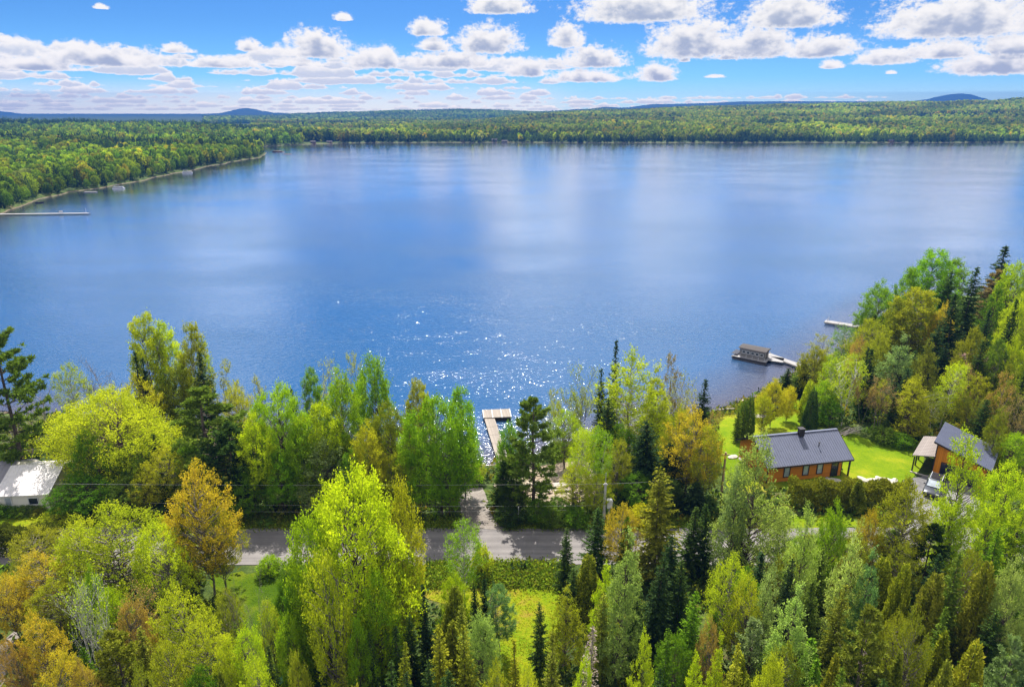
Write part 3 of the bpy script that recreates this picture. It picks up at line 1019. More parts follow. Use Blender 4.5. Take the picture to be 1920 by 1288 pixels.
PROTO = {
    'maple': [gen_leafy(101), gen_leafy(102, Rm=4.6, nclump=120), gen_leafy(103, H=13, Rm=3.9, prof=(.5, .6), base=.15), gen_leafy(104, H=15, Rm=4.0, prof=(.45, .8), base=.15), gen_leafy(105, H=14, Rm=4.6, base=.10, nclump=165, prof=(.42, .46)), gen_leafy(106, H=13, Rm=4.2, base=.08, nclump=150, prof=(.36, .42))],
    'budding': [gen_leafy(111, nclump=125, spray=10, nleaf=12, leaf=.19, crad=1.15, upw=1.0, limbr=1.5, multi=2), gen_leafy(112, H=13, nclump=118, spray=10, nleaf=12, leaf=.19, crad=1.15, upw=1.1, limbr=1.5, multi=3),
                gen_leafy(113, H=14, Rm=3.9, nclump=118, spray=10, nleaf=12, leaf=.195, crad=1.1, upw=1.0, limbr=1.4)],
    'poplar': [gen_leafy(121, H=16, Rm=2.9, base=.18, nclump=120, prof=(.4, .5), nleaf=14, leaf=.2, crad=1.0, upw=1.0), gen_leafy(122, H=16, Rm=2.7, base=.2, nclump=105, prof=(.45, .55), nleaf=14, leaf=.2, crad=1.0, upw=1.0, multi=2),
               gen_leafy(123, H=15, Rm=2.9, base=.12, nclump=110, prof=(.35, .7), nleaf=14, leaf=.2, crad=1.0, upw=.9)],
    'birch': [gen_leafy(131, H=14, Rm=2.6, base=.3, nclump=75, prof=(.4, .55), spray=10, nleaf=11, leaf=.18, crad=1.05, upw=.3, trunk_r=.13), gen_leafy(132, H=14, Rm=2.4, base=.35, nclump=65, prof=(.4, .5), spray=10, nleaf=11, leaf=.18, crad=1.0, upw=.35, multi=2, trunk_r=.15)],
    'sparse': [gen_bare(141, H=13, Rm=2.6, leaves=2600, leaf=.24), gen_bare(142, H=12, Rm=2.6, stems=3, leaves=2400, leaf=.24), gen_bare(143, H=13, Rm=2.4, stems=2, leaves=3400, leaf=.24)],
    'willow': [gen_leafy(151, H=11, Rm=5.6, base=.12, nclump=210, prof=(.35, .42), spray=14, nleaf=15, leaf=.17, crad=1.35, upw=.05, multi=3, trunk_r=.3)],
    'spruce': [gen_spruce(201, Rm=2.2), gen_spruce(202, Rm=1.9, power=.95, droop=.2, gap=.15), gen_spruce(203, Rm=2.5, droop=.35, gap=.2, power=.75), gen_spruce(204, Rm=2.2, dens=.95, gap=.14, upturn=.15), gen_spruce(205, Rm=2.4, power=.7, gap=.22, lenj=.5), gen_spruce(206, Rm=2.0, droop=.4, dz=.42, gap=.1)],
    'fir': [gen_spruce(211, H=10, Rm=1.9, dz=.3, droop=.05, dens=1.15, power=.9), gen_spruce(212, H=10, Rm=1.6, dz=.3, droop=.1, dens=1.1, power=.8)],
    'larch': [gen_leafy(221 + k, H=15, Rm=rm, base=.06, nclump=nc, prof=(.20, pw), spray=10, nleaf=11, leaf=.20, crad=cr_, upw=.12, fill=.25, trunk_r=.16, lean=.008)
              for k, (rm, nc, pw, cr_) in enumerate([(3.0, 130, .80, .85), (3.3, 140, .75, .95), (2.7, 120, .9, .8), (3.5, 150, .65, .95)])],
    'pine': [gen_pine(231, layers=15, tufts=13), gen_pine(232, Rm=3.2, layers=12, power=.7), gen_pine(233, H=13, Rm=3.3, per=7)],
    'cedar': [gen_cedar(241), gen_cedar(242, Rm=1.8, power=.6, lump=.3), gen_cedar(243, Rm=1.4, power=.9, lump=.3), gen_cedar(244, Rm=2.0, power=.65, lump=.42, n=10000)],
    'thuja': [gen_cedar(251, H=5, Rm=1.1, n=7000, power=.55, lump=.06, size=.16)],
    'bare': [gen_bare(261, H=12), gen_bare(262, H=11, stems=3), gen_bare(263, H=12, stems=2)],
    'whitebirch': [gen_bare(271, H=12, Rm=2.6, stems=5, leaves=1500, leaf=.2)],
    'dead': [gen_spruce(281, H=11, Rm=1.35, dens=.8, gap=.2, sh=.16, droop=.4, wid=.35, lenj=.4)],
}
NAMES = {'maple': 'maple_tree', 'budding': 'maple_tree', 'poplar': 'poplar_tree', 'birch': 'birch_tree', 'sparse': 'budding_tree', 'willow': 'willow_tree', 'spruce': 'spruce_tree', 'fir': 'fir_tree',
         'larch': 'larch_tree', 'pine': 'pine_tree', 'cedar': 'cedar_tree', 'thuja': 'cedar_shrub', 'bare': 'bare_tree', 'whitebirch': 'birch_tree', 'dead': 'dead_spruce'}
WORDS = {'maple': 'round-crowned leafy tree', 'budding': 'feathery budding tree', 'poplar': 'tall leafy poplar', 'birch': 'slim birch', 'sparse': 'thin half-leafed tree', 'willow': 'wide domed willow',
         'spruce': 'pointed spruce', 'fir': 'small dense fir', 'larch': 'soft feathery larch', 'pine': 'tufted pine', 'cedar': 'dense cedar', 'thuja': 'clipped cone cedar', 'bare': 'leafless tree',
         'whitebirch': 'white-stemmed birch clump', 'dead': 'dead grey spruce'}
CATS = {'thuja': 'shrub'}
COLS = {
    'bright': ((.20, .36, .012), 'bright green'), 'fresh': ((.27, .41, .014), 'fresh green'), 'lime': ((.42, .52, .014), 'lime green'), 'yellow': ((.43, .48, .020), 'yellow-green'),
    'gold': ((.50, .47, .020), 'golden yellow'), 'orange': ((.50, .38, .030), 'orange'), 'rust': ((.40, .27, .06), 'rusty brown'), 'olive': ((.27, .29, .018), 'olive green'),
    'amber': ((.36, .37, .018), 'amber green'), 'deep': ((.12, .23, .012), 'deep green'), 'dark': ((.055, .095, .018), 'dark green'), 'black': ((.035, .066, .020), 'blackish green'),
    'pale': ((.34, .44, .10), 'pale green'), 'grey': ((.26, .35, .11), 'grey-green'), 'cream': ((.40, .43, .11), 'pale cream-green'), 'brown': ((.32, .23, .09), 'brownish'),
    'khaki': ((.21, .23, .022), 'khaki green'), 'mid': ((.13, .20, .022), 'mid green'), 'ash': ((.36, .31, .27), 'grey'), 'blue': ((.17, .30, .10), 'blue-green'),
}
BARK = {'birch': (.62, .60, .56), 'whitebirch': (.75, .73, .70), 'bare': (.40, .35, .31), 'sparse': (.30, .26, .22), 'budding': (.28, .25, .21), 'poplar': (.34, .32, .27), 'dead': (.30, .26, .24), 'willow': (.17, .13, .10)}

TREES = []


def T(kind, u, v, y0, w, col, proto=None, label=None, d_sc=1.0, bark=None):
    d = ray(u, v)
    p = np.array([0, 0, CZ]) + d * (y0 / d[1])
    TREES.append(dict(kind=kind, u=u, v=v, x=p[0], y=y0, ztop=p[2], w=w * depth_of(p) / FPX, col=col, proto=proto, label=label, dsc=d_sc, bark=bark))


# --- lakeside strip, from the white house to the dock
T('pine', -28, 600, 74, 135, 'mid', 0, 'tall dark pine cut by the photo edge above the white house')
T('bare', 75, 742, 84, 110, 'ash', 0, 'tall leafless grey tree standing behind the white house')
T('bare', 28, 775, 78, 120, 'ash', 1, 'spreading leafless grey tree hanging over the white roof')
T('bare', 195, 682, 93, 90, 'ash', 2, 'leafless lilac-grey tree between the young lime birch and the poplars')
T('bare', 160, 690, 95, 70, 'ash', 1, 'smaller leafless grey tree beside the young lime birch')
T('birch', 125, 684, 89, 62, 'yellow', 0, 'young lime birch alone against the water above the wide willow')
T('willow', 196, 752, 73, 250, 'yellow', 0, 'wide domed yellow-green willow overhanging the white house roof')
T('maple', 150, 900, 66.6, 120, 'deep', 2)
T('maple', 250, 895, 66.8, 110, 'mid', 1)
T('poplar', 262, 594, 86, 84, 'yellow', 0, 'tallest yellow-green poplar at the left of the poplar clump')
T('poplar', 305, 610, 87, 70, 'lime', 1, 'poplar in the middle of the tall lakeside poplar clump')
T('poplar', 348, 612, 86, 80, 'amber', 2, 'amber-tinted poplar at the right of the tall poplar clump')
T('sparse', 388, 652, 88, 46, 'lime', 0)
T('poplar', 330, 690, 84, 70, 'olive', 0)
T('spruce', 247, 658, 82, 34, 'black', 1, 'dark pointed spruce below the tallest poplar')
T('spruce', 261, 670, 82, 34, 'black', 0, 'second dark spruce touching the one below the tallest poplar')
T('spruce', 373, 660, 80, 58, 'black', 3, 'dark spruce in front of the amber-tinted poplar')
T('budding', 252, 708, 80, 92, 'gold', 2)
T('sparse', 208, 724, 84, 85, 'amber', 1)
T('budding', 196, 735, 80, 70, 'yellow', 1)
T('pine', 385, 728, 71, 145, 'mid', 1, 'broad dark green pine right of the wide willow')
T('pine', 420, 800, 68, 120, 'dark', 2)
T('sparse', 422, 694, 88, 76, 'cream', 0)
T('sparse', 466, 706, 88, 76, 'cream', 2)
T('budding', 440, 722, 82, 72, 'gold', 0)
T('maple', 512, 735, 69, 122, 'fresh', 4)
T('maple', 478, 785, 67.5, 105, 'lime', 1)
T('maple', 560, 800, 68, 90, 'fresh', 2)
T('maple', 470, 880, 66.5, 110, 'deep', 3)
T('spruce', 549, 727, 78, 34, 'dark', 0, 'small dark spruce top between two bright leafy crowns')
T('poplar', 585, 693, 81, 52, 'bright', 1)
T('sparse', 621, 672, 88, 64, 'cream', 1)
T('sparse', 655, 678, 89, 50, 'cream', 0)
T('maple', 638, 708, 72, 112, 'fresh', 0)
T('maple', 698, 680, 78, 98, 'bright', 2)
T('maple', 600, 765, 69, 105, 'lime', 5)
T('larch', 610, 826, 60 + 6.8, 120, 'grey', 1, 'grey-green soft conifer rising in front of the lime lakeside trees')
T('maple', 728, 762, 70, 92, 'olive', 1)
T('maple', 690, 800, 67.5, 90, 'amber', 0)
T('poplar', 770, 714, 78, 56, 'olive', 0)
T('poplar', 797, 735, 76, 60, 'amber', 2)
T('poplar', 868, 728, 72, 88, 'bright', 2, 'bright green poplar rising just left of the dock')
T('maple', 822, 758, 67, 142, 'bright', 5, 'big bright green leafy tree left of the gravel driveway')
T('maple', 765, 790, 68, 90, 'fresh', 3)
T('maple', 838, 815, 67, 84, 'bright', 1)
T('budding', 893, 866, 76, 46, 'yellow', 0)
T('budding', 745, 850, 67, 80, 'amber', 1)
T('budding', 300, 840, 67, 90, 'amber', 2)
T('spruce', 303, 882, 66.8, 70, 'dark', 2, 'dark narrow spruce between the willow and the orange tree')
T('spruce', 445, 850, 67, 60, 'black', 0)
T('maple', 520, 850, 66.6, 90, 'bright', 0)
T('maple', 655, 850, 66.5, 90, 'deep', 1)
T('maple', 735, 905, 66.2, 80, 'mid', 2)
# orange tree at the roadside
T('budding', 362, 876, 53, 135, 'orange', 2, 'orange budding tree at the roadside right of the white house')
T('budding', 275, 872, 66.5, 75, 'gold', 0)
T('budding', 400, 955, 54, 92, 'amber', 1)
T('spruce', 330, 930, 54, 60, 'khaki', 2)
# --- between the dock and the utility pole
T('fir', 943, 862, 68, 60, 'dark', 0, 'small dark fir at the right of the gravel driveway')
T('pine', 1002, 750, 66.5, 112, 'mid', 0, 'tall pine with open trunk right of the dock')
T('maple', 962, 800, 69, 62, 'bright', 2)
T('maple', 960, 905, 66.4, 72, 'dark', 1)
T('maple', 1008, 940, 65.2, 70, 'deep', 0)
T('maple', 1048, 935, 66.3, 60, 'deep', 3)
T('sparse', 1096, 690, 84, 84, 'cream', 1)
T('sparse', 1068, 738, 83, 88, 'yellow', 2)
T('sparse', 1038, 740, 86, 55, 'cream', 0)
T('budding', 1060, 770, 80, 80, 'lime', 1)
T('spruce', 1155, 640, 84, 40, 'black', 1, 'dark spruce spire highest beside the tall yellow-green larch')
T('spruce', 1133, 690, 80, 36, 'dark', 0)
T('larch', 1186, 664, 78, 150, 'lime', 1, 'tall broad yellow-green larch behind the utility pole', 1.0, (.55, .5, .45))
T('larch', 1235, 690, 79, 90, 'yellow', 2)
T('spruce', 1140, 745, 76, 60, 'black', 2)
T('maple', 1165, 800, 74, 80, 'deep', 1)
T('sparse', 1255, 684, 84, 60, 'brown', 0)
T('sparse', 1276, 700, 85, 70, 'amber', 1)
T('birch', 1092, 798, 68, 62, 'lime', 0)
T('birch', 1128, 803, 68, 56, 'fresh', 1)
T('budding', 1080, 868, 67, 72, 'yellow', 0)
T('budding', 1120, 890, 66.5, 70, 'yellow', 2)
T('budding', 1162, 826, 70, 72, 'olive', 1)
T('maple', 1200, 890, 68, 90, 'deep', 0)
T('spruce', 1215, 790, 70, 90, 'black', 2)
T('spruce', 1260, 830, 70, 70, 'black', 0)
T('budding', 1300, 768, 70, 118, 'orange', 2, 'orange-gold budding tree at the edge of the cottage lawn')
T('budding', 1278, 765, 72, 80, 'amber', 0)
T('budding', 1328, 800, 68.5, 80, 'amber', 1)
T('spruce', 1322, 711, 84, 46, 'black', 1, 'dark spruce spire between the orange trees and the beach')
T('sparse', 1340, 765, 80, 36, 'brown', 2)
T('fir', 1305, 905, 66.8, 60, 'black', 0)
T('fir', 1330, 930, 66.4, 50, 'dark', 1)
T('maple', 1250, 900, 66.6, 70, 'dark', 2)
# --- cottage lawn
T('thuja', 1410, 739, 87, 26, 'mid', 0, 'taller of the two clipped cone cedars standing together by the beach', 1)
T('thuja', 1399, 746, 86.6, 24, 'mid', 0, 'shorter clipped cone cedar joined to its taller twin by the beach', 1)
T('fir', 1387, 766, 85.5, 20, 'mid', 1, 'small young fir alone on the cottage lawn')
T('thuja', 1528, 726, 88, 30, 'dark', 0, 'dark clipped cone cedar at the far edge of the cottage lawn')
T('thuja', 1521, 711, 93, 32, 'yellow', 0, 'yellow-green cone cedar just behind the dark cone cedar')
T('maple', 1455, 714, 91, 62, 'gold', 1, 'round golden bush-like tree on the lawn by the houseboat jetty', 1)
T('maple', 1436, 742, 88.5, 40, 'yellow', 0, 'low yellow-green tree in front of the round golden one')
T('maple', 1482, 728, 93, 38, 'gold', 2, 'small golden tree tucked right of the round golden one')
T('spruce', 1478, 690, 104, 36, 'dark', 0, 'small dark spruce at the shore end of the houseboat jetty')
T('sparse', 1505, 682, 108, 44, 'cream', 1)
T('sparse', 1535, 632, 116, 56, 'cream', 0)
T('maple', 1530, 655, 103, 62, 'olive', 2)
T('fir', 1512, 672, 104, 40, 'dark', 0)
T('birch', 1585, 611, 118, 52, 'blue', 0, 'blue-green birch right of the houseboat jetty')
T('birch', 1565, 664, 94, 52, 'lime', 0)
T('birch', 1598, 668, 90, 62, 'yellow', 1, 'birch with a long white trunk at the right edge of the cottage lawn', 1, (.8, .78, .74))
T('maple', 1548, 718, 91, 64, 'fresh', 3)
T('maple', 1562, 755, 89, 50, 'deep', 0)
# --- wooded point behind the garage
T('maple', 1655, 533, 128, 82, 'bright', 0, 'bright green round tree at the water end of the wooded point')
T('maple', 1628, 578, 124, 44, 'deep', 1)
T('spruce', 1640, 590, 122, 30, 'dark', 1)
T('poplar', 1748, 473, 130, 92, 'bright', 0, 'tallest bright green poplar on the wooded point')
T('poplar', 1795, 488, 132, 60, 'fresh', 1)
T('poplar', 1712, 505, 128, 66, 'bright', 2)
T('poplar', 1728, 545, 116, 100, 'amber', 0, 'broad amber-green tree below the tallest bright poplar')
T('poplar', 1690, 560, 118, 60, 'olive', 2)
T('budding', 1773, 570, 112, 50, 'orange', 0)
T('spruce', 1786, 508, 124, 50, 'dark', 2)
T('spruce', 1828, 501, 116, 66, 'dark', 0, 'big dark spruce right of the bright poplars on the point')
T('spruce', 1800, 552, 108, 66, 'black', 3)
T('spruce', 1760, 610, 104, 55, 'black', 2)
T('spruce', 1888, 461, 140, 66, 'dark', 1, 'highest dark spruce spire at the far end of the wooded point')
T('pine', 1876, 508, 132, 66, 'brown', 1)
T('maple', 1915, 500, 128, 80, 'lime', 2)
T('larch', 1872, 535, 116, 66, 'deep', 0)
T('maple', 1912, 560, 108, 74, 'yellow', 0)
T('spruce', 1855, 580, 106, 36, 'black', 1)
T('spruce', 1908, 560, 100, 40, 'dark', 0)
T('budding', 1635, 598, 112, 92, 'amber', 1)
T('budding', 1612, 632, 106, 46, 'rust', 0)
T('maple', 1650, 632, 102, 74, 'olive', 1)
T('spruce', 1641, 655, 92, 44, 'black', 1)
T('larch', 1690, 632, 95, 80, 'grey', 2)
T('larch', 1745, 640, 93, 66, 'khaki', 0)
T('sparse', 1630, 704, 88, 60, 'brown', 2)
T('sparse', 1665, 708, 88, 70, 'brown', 1)
T('sparse', 1655, 725, 87, 60, 'olive', 0)
T('larch', 1722, 706, 86, 90, 'amber', 1)
T('spruce', 1700, 690, 90, 44, 'black', 0)
T('birch', 1790, 678, 88, 62, 'lime', 0)
T('spruce', 1848, 638, 92, 50, 'dark', 1)
T('maple', 1830, 618, 96, 72, 'olive', 3)
T('poplar', 1872, 640, 92, 52, 'mid', 1)
T('maple', 1905, 640, 92, 66, 'lime', 0)
T('larch', 1842, 702, 86, 76, 'amber', 3)
T('sparse', 1885, 712, 84, 66, 'rust', 0)
T('sparse', 1905, 740, 80, 60, 'brown', 1)
T('larch', 1905, 700, 86, 66, 'khaki', 2)
T('sparse', 1830, 740, 84, 50, 'olive', 2)
T('larch', 1880, 780, 80, 66, 'olive', 0)
T('birch', 1760, 735, 86, 50, 'olive', 1)
T('spruce', 1680, 745, 87, 40, 'dark', 3)
T('maple', 1905, 815, 76, 70, 'fresh', 2)
# --- in front of the cottage hedge / garage drive
T('larch', 1430, 815, 54, 140, 'pale', 3, 'large pale green larch covering the left end of the orange cottage', 1)
T('larch', 1390, 885, 54, 80, 'grey', 0)
T('larch', 1522, 955, 47, 84, 'pale', 1)
T('larch', 1602, 1005, 44, 92, 'pale', 0)
T('larch', 1488, 1092, 39, 105, 'pale', 2, 'pale green larch nearest the photo bottom among the pale larches')
T('larch', 1440, 1060, 43, 70, 'grey', 1)
T('larch', 1640, 1035, 43, 70, 'blue', 2)
T('larch', 1548, 985, 55, 70, 'pale', 2)
T('budding', 1600, 1000, 53, 80, 'olive', 1)
T('larch', 1680, 990, 55.5, 60, 'grey', 0)
T('cedar', 1660, 1040, 49, 66, 'olive', 1)
T('maple', 1500, 1010, 53, 80, 'fresh', 3)
T('maple', 1574, 952, 51, 66, 'fresh', 0, 'bright fresh green tree between the pale larches')
T('budding', 1640, 965, 54, 54, 'orange', 1, 'small orange budding tree at the roadside below the cedar hedge')
T('budding', 1716, 905, 54, 112, 'olive', 2, 'olive round-crowned tree in front of the parked car')
T('pine', 1748, 985, 53, 74, 'dark', 2)
T('larch', 1830, 812, 56, 104, 'lime', 3, 'tall lime larch in front of the garage')
T('cedar', 1613, 897, 67, 38, 'khaki', 0, 'small khaki cedar poking above the long hedge')
T('maple', 1898, 875, 58, 96, 'lime', 1)
T('larch', 1868, 940, 52, 84, 'lime', 1)
T('spruce', 1880, 990, 48, 70, 'deep', 3)
T('maple', 1915, 1062, 42, 92, 'pale', 0)
T('cedar', 1858, 1045, 43, 82, 'khaki', 3)
T('cedar', 1760, 1066, 43, 78, 'khaki', 1)
T('cedar', 1702, 1050, 45, 62, 'olive', 3)
T('pine', 1640, 1145, 37, 118, 'khaki', 1, 'broad brown-tinged pine at the bottom among the cedars')
T('budding', 1725, 1155, 38, 96, 'olive', 0)
T('cedar', 1690, 1215, 35.5, 66, 'khaki', 2)
T('cedar', 1835, 1195, 36, 80, 'olive', 1)
T('pine', 1905, 1200, 36, 86, 'grey', 0)
T('cedar', 1570, 1220, 35, 60, 'olive', 0)
T('cedar', 1780, 1230, 34.5, 66, 'khaki', 3)
T('budding', 1372, 1042, 45, 100, 'yellow', 2)
T('budding', 1400, 1075, 43, 80, 'amber', 0)
T('spruce', 1300, 950, 56, 56, 'dark', 1)
T('spruce', 1330, 945, 56, 54, 'dark', 3)
T('spruce', 1245, 876, 55, 100, 'khaki', 2, 'large khaki spruce right of the utility pole')
T('spruce', 1300, 1100, 43, 66, 'deep', 3)
T('budding', 1335, 1170, 40, 60, 'rust', 0)
T('larch', 1345, 1195, 36.5, 50, 'lime', 2)
T('spruce', 1383, 1205, 35.5, 58, 'olive', 1)
T('larch', 1305, 1225, 35.5, 60, 'lime', 0)
T('maple', 1455, 1240, 34.5, 82, 'yellow', 2)
T('pine', 1420, 1160, 40, 80, 'grey', 1)
# --- foreground middle
T('maple', 660, 906, 42, 235, 'lime', 4, 'biggest lime green leafy tree in front of the road')
T('maple', 585, 985, 42, 140, 'fresh', 5)
T('maple', 742, 915, 45, 100, 'amber', 3, 'amber-topped leafy tree behind the biggest lime tree')
T('budding', 620, 1035, 38, 120, 'yellow', 1)
T('maple', 735, 1000, 44, 110, 'lime', 2)
T('maple', 700, 1075, 40, 110, 'fresh', 1)
T('birch', 868, 982, 51, 80, 'fresh', 0, 'slim fresh green birch in front of the gravel driveway')
T('spruce', 1062, 993, 53.5, 44, 'dark', 0, 'small dark spruce at the near road edge beside the grass clearing')
T('spruce', 1121, 952, 56.3, 62, 'dark', 3, 'dark spruce in front of the utility pole')
T('fir', 1174, 965, 55.5, 34, 'deep', 1)
T('budding', 1168, 948, 56, 84, 'orange', 2, 'orange budding shrub-like tree beside the white box on a post')
T('cedar', 1105, 1036, 50, 62, 'khaki', 1)
T('larch', 1064, 1104, 44, 78, 'amber', 2)
T('larch', 1170, 1005, 43, 104, 'pale', 2, 'tall pale larch right of the grass clearing', 1)
T('larch', 1135, 1060, 46, 60, 'lime', 0)
T('spruce', 1234, 1042, 46, 68, 'black', 0, 'dark spruce right of the tall pale larch')
T('spruce', 1262, 1000, 49, 70, 'black', 2)
T('dead', 1105, 1178, 37, 56, 'ash', 0, 'dead grey spruce near the bottom right of the grass clearing')
T('spruce', 1040, 1190, 37, 52, 'khaki', 1)
T('spruce', 968, 1200, 37, 44, 'olive', 1)
T('spruce', 872, 1175, 38, 66, 'olive', 3)
T('spruce', 820, 1165, 38, 66, 'olive', 0)
T('maple', 905, 1158, 40, 86, 'pale', 2, 'pale creamy round tree at the left side of the grass clearing')
T('poplar', 938, 1100, 46, 62, 'blue', 1)
T('fir', 912, 1085, 47, 30, 'black', 1)
T('fir', 895, 1093, 46, 36, 'dark', 0)
T('spruce', 797, 1095, 42, 48, 'black', 1, 'dark spruce spire left of the grass clearing')
T('maple', 850, 1080, 47, 66, 'lime', 0)
T('spruce', 740, 1210, 36, 52, 'olive', 0)
T('spruce', 690, 1190, 37, 50, 'dark', 3)
T('maple', 664, 1172, 37, 76, 'fresh', 3)
T('fir', 604, 1150, 40, 66, 'black', 0)
T('maple', 570, 1075, 42, 90, 'deep', 2)
T('spruce', 500, 1205, 37, 48, 'dark', 1)
T('larch', 1210, 1188, 37, 52, 'lime', 3)
T('spruce', 1255, 1180, 38, 52, 'deep', 2)
T('budding', 1085, 1225, 36, 50, 'lime', 0)
T('budding', 990, 1245, 36, 50, 'yellow', 1)
T('budding', 930, 1240, 35.5, 60, 'amber', 2)
# --- foreground left
T('budding', 205, 950, 51, 215, 'yellow', 1, 'wide yellow-green tree right of the left hedge')
T('budding', 285, 985, 49, 120, 'lime', 0)
T('budding', 140, 975, 51, 110, 'yellow', 2)
T('budding', 62, 1040, 49, 130, 'orange', 0, 'wide orange tree below the left cedar hedge')
T('budding', 5, 1075, 47, 90, 'orange', 1)
T('budding', 95, 1085, 47, 110, 'amber', 2)
T('whitebirch', 140, 1078, 41, 130, 'lime', 0, 'birch clump with several white stems among the orange trees')
T('maple', 168, 1072, 45, 60, 'fresh', 0)
T('maple', 205, 1110, 44, 70, 'lime', 2)
T('sparse', 240, 1095, 44, 110, 'brown', 1)
T('budding', 245, 1120, 42, 90, 'rust', 0)
T('budding', 330, 1105, 42, 120, 'yellow', 2)
T('budding', 375, 1160, 39, 110, 'yellow', 0, 'bright yellow-green tree left of the leafless forked tree')
T('bare', 474, 1092, 41.5, 76, 'ash', 2, 'tall leafless forked tree above the grass at lower left')
T('bare', 433, 1095, 43, 60, 'ash', 0)
T('budding', 68, 1148, 41, 80, 'orange', 2)
T('budding', 105, 1225, 36, 110, 'orange', 1)
T('budding', 20, 1190, 40, 60, 'rust', 0)
T('pine', 205, 1190, 38, 110, 'khaki', 2)
T('spruce', 255, 1180, 39, 60, 'khaki', 3)
T('budding', 160, 1240, 36, 70, 'rust', 2)
T('budding', 300, 1200, 37, 90, 'amber', 1)
T('maple', 420, 1200, 38, 70, 'yellow', 3)
T('maple', 540, 1160, 39, 70, 'fresh', 1)
T('budding', 250, 1250, 34.5, 70, 'olive', 0)
T('maple', 555, 1230, 35, 60, 'olive', 3)

T('budding', 60, 990, 55, 110, 'olive', 2)
T('budding', 150, 1000, 55.5, 100, 'yellow', 0)
T('budding', 330, 1000, 54.5, 90, 'yellow', 1)
T('larch', 1470, 960, 55, 84, 'pale', 1)
T('cedar', 1520, 1000, 55.5, 60, 'olive', 3)
T('maple', 1570, 990, 55.5, 70, 'mid', 5)
T('larch', 1625, 975, 55.5, 76, 'pale', 3)
T('pine', 1680, 1000, 55, 76, 'mid', 2)
T('larch', 1790, 950, 55.5, 76, 'lime', 0)
T('spruce', 1850, 985, 55.5, 60, 'deep', 5)
T('maple', 1895, 985, 55.5, 80, 'fresh', 4)
T('larch', 1920, 950, 55, 80, 'lime', 2)
T('spruce', 1390, 985, 55.5, 56, 'dark', 4)
T('budding', 420, 1108, 45, 74, 'olive', 1)
T('maple', 550, 1062, 46, 76, 'deep', 5)
T('budding', 500, 1128, 42, 60, 'yellow', 1)
T('maple', 525, 1095, 44, 60, 'deep', 3)
T('budding', 455, 1170, 38.5, 90, 'lime', 0)
T('budding', 480, 1235, 35, 80, 'yellow', 2)
T('spruce', 1015, 1130, 43, 44, 'dark', 4)
T('spruce', 1075, 1065, 50, 50, 'dark', 5)
T('spruce', 1130, 1115, 43, 56, 'khaki', 4)
T('spruce', 770, 1150, 40, 50, 'dark', 4)
T('spruce', 640, 1230, 35, 50, 'khaki', 5)
T('spruce', 1195, 1100, 44, 60, 'dark', 5)
T('spruce', 1280, 1050, 47, 58, 'dark', 4)
# fillers: the darker crowns between the ones listed
r_ = np.random.default_rng(77)


def fill(n, px_poly, mix, vr=None):
    P = np.array(px_poly, float)
    got = tries = 0
    while got < n and tries < 4000:
        tries += 1
        u = r_.uniform(P[:, 0].min(), P[:, 0].max())
        v = r_.uniform(P[:, 1].min(), P[:, 1].max())
        if not inside(P, np.array([u]), np.array([v]))[0]:
            continue
        kind, col, hlo, hhi, wlo, whi = mix[r_.integers(len(mix))]
        h = r_.uniform(hlo, hhi)
        d = ray(u, v)
        y0 = d[1] * (3 + h - CZ) / d[2]
        x0 = d[0] * (3 + h - CZ) / d[2]
        if RY0 - 1.2 < y0 < RY1 + 2.2 or (1330 < u < 1850 and 63 < y0 < 87):
            continue
        if min((t['x'] - x0) ** 2 + (t['y'] - y0) ** 2 for t in TREES) < 1.9 ** 2:
            continue
        T(kind, u, v, y0, r_.uniform(wlo, whi), col)
        got += 1


dk = [('spruce', 'dark', 8, 11, 54, 80), ('spruce', 'khaki', 8, 11, 54, 76), ('spruce', 'mid', 8, 12, 54, 76), ('spruce', 'black', 8, 11, 50, 70), ('cedar', 'khaki', 8, 11, 56, 76), ('spruce', 'black', 7, 11, 46, 62), ('cedar', 'olive', 7, 10, 54, 72), ('fir', 'deep', 6, 8, 46, 60), ('budding', 'olive', 7, 9, 66, 84), ('maple', 'deep', 6, 8, 70, 90)]
fill(38, [(1250, 1010), (1930, 1010), (1930, 1288), (1200, 1288)], dk)
fill(10, [(600, 1090), (880, 1090), (860, 1288), (600, 1288)], dk[:5])
fill(4, [(150, 1130), (420, 1130), (420, 1288), (150, 1288)], dk[3:])
fill(16, [(1620, 640), (1930, 620), (1930, 760), (1640, 790)], [('spruce', 'dark', 7, 10, 36, 50), ('larch', 'olive', 8, 11, 46, 56), ('sparse', 'brown', 8, 10, 50, 60), ('spruce', 'black', 8, 10, 36, 50)])
fill(8, [(100, 800), (860, 850), (860, 930), (330, 930)], [('maple', 'deep', 6, 9, 70, 95), ('maple', 'mid', 6, 8, 70, 95), ('spruce', 'black', 7, 9, 44, 60)])

ZONES = [
    ('by the white house', lambda t: t['u'] < 320 and t['y'] > 63),
    ('in the shore strip right of the poplar clump', lambda t: t['u'] < 580 and t['y'] > 63),
    ('in the shore strip left of the dock', lambda t: t['u'] < 900 and t['y'] > 63),
    ('between the driveway and the utility pole', lambda t: t['u'] < 1135 and t['y'] > 63),
    ('between the utility pole and the cottage lawn', lambda t: t['u'] < 1345 and t['y'] > 63),
    ('beside the cottage lawn near the houseboat', lambda t: t['u'] < 1615 and t['y'] > 63),
    ('on the wooded point near the water', lambda t: t['y'] > 99),
    ('behind the garage', lambda t: t['y'] > 63),
    ('among the orange trees by the gravel track', lambda t: t['u'] < 260),
    ('around the leafless forked tree', lambda t: t['u'] < 560),
    ('left of the grass clearing', lambda t: t['u'] < 970),
    ('right of the grass clearing', lambda t: t['u'] < 1290),
    ('among the pale larches below the hedge', lambda t: t['u'] < 1660),
    ('below the garage drive', lambda t: True),
]
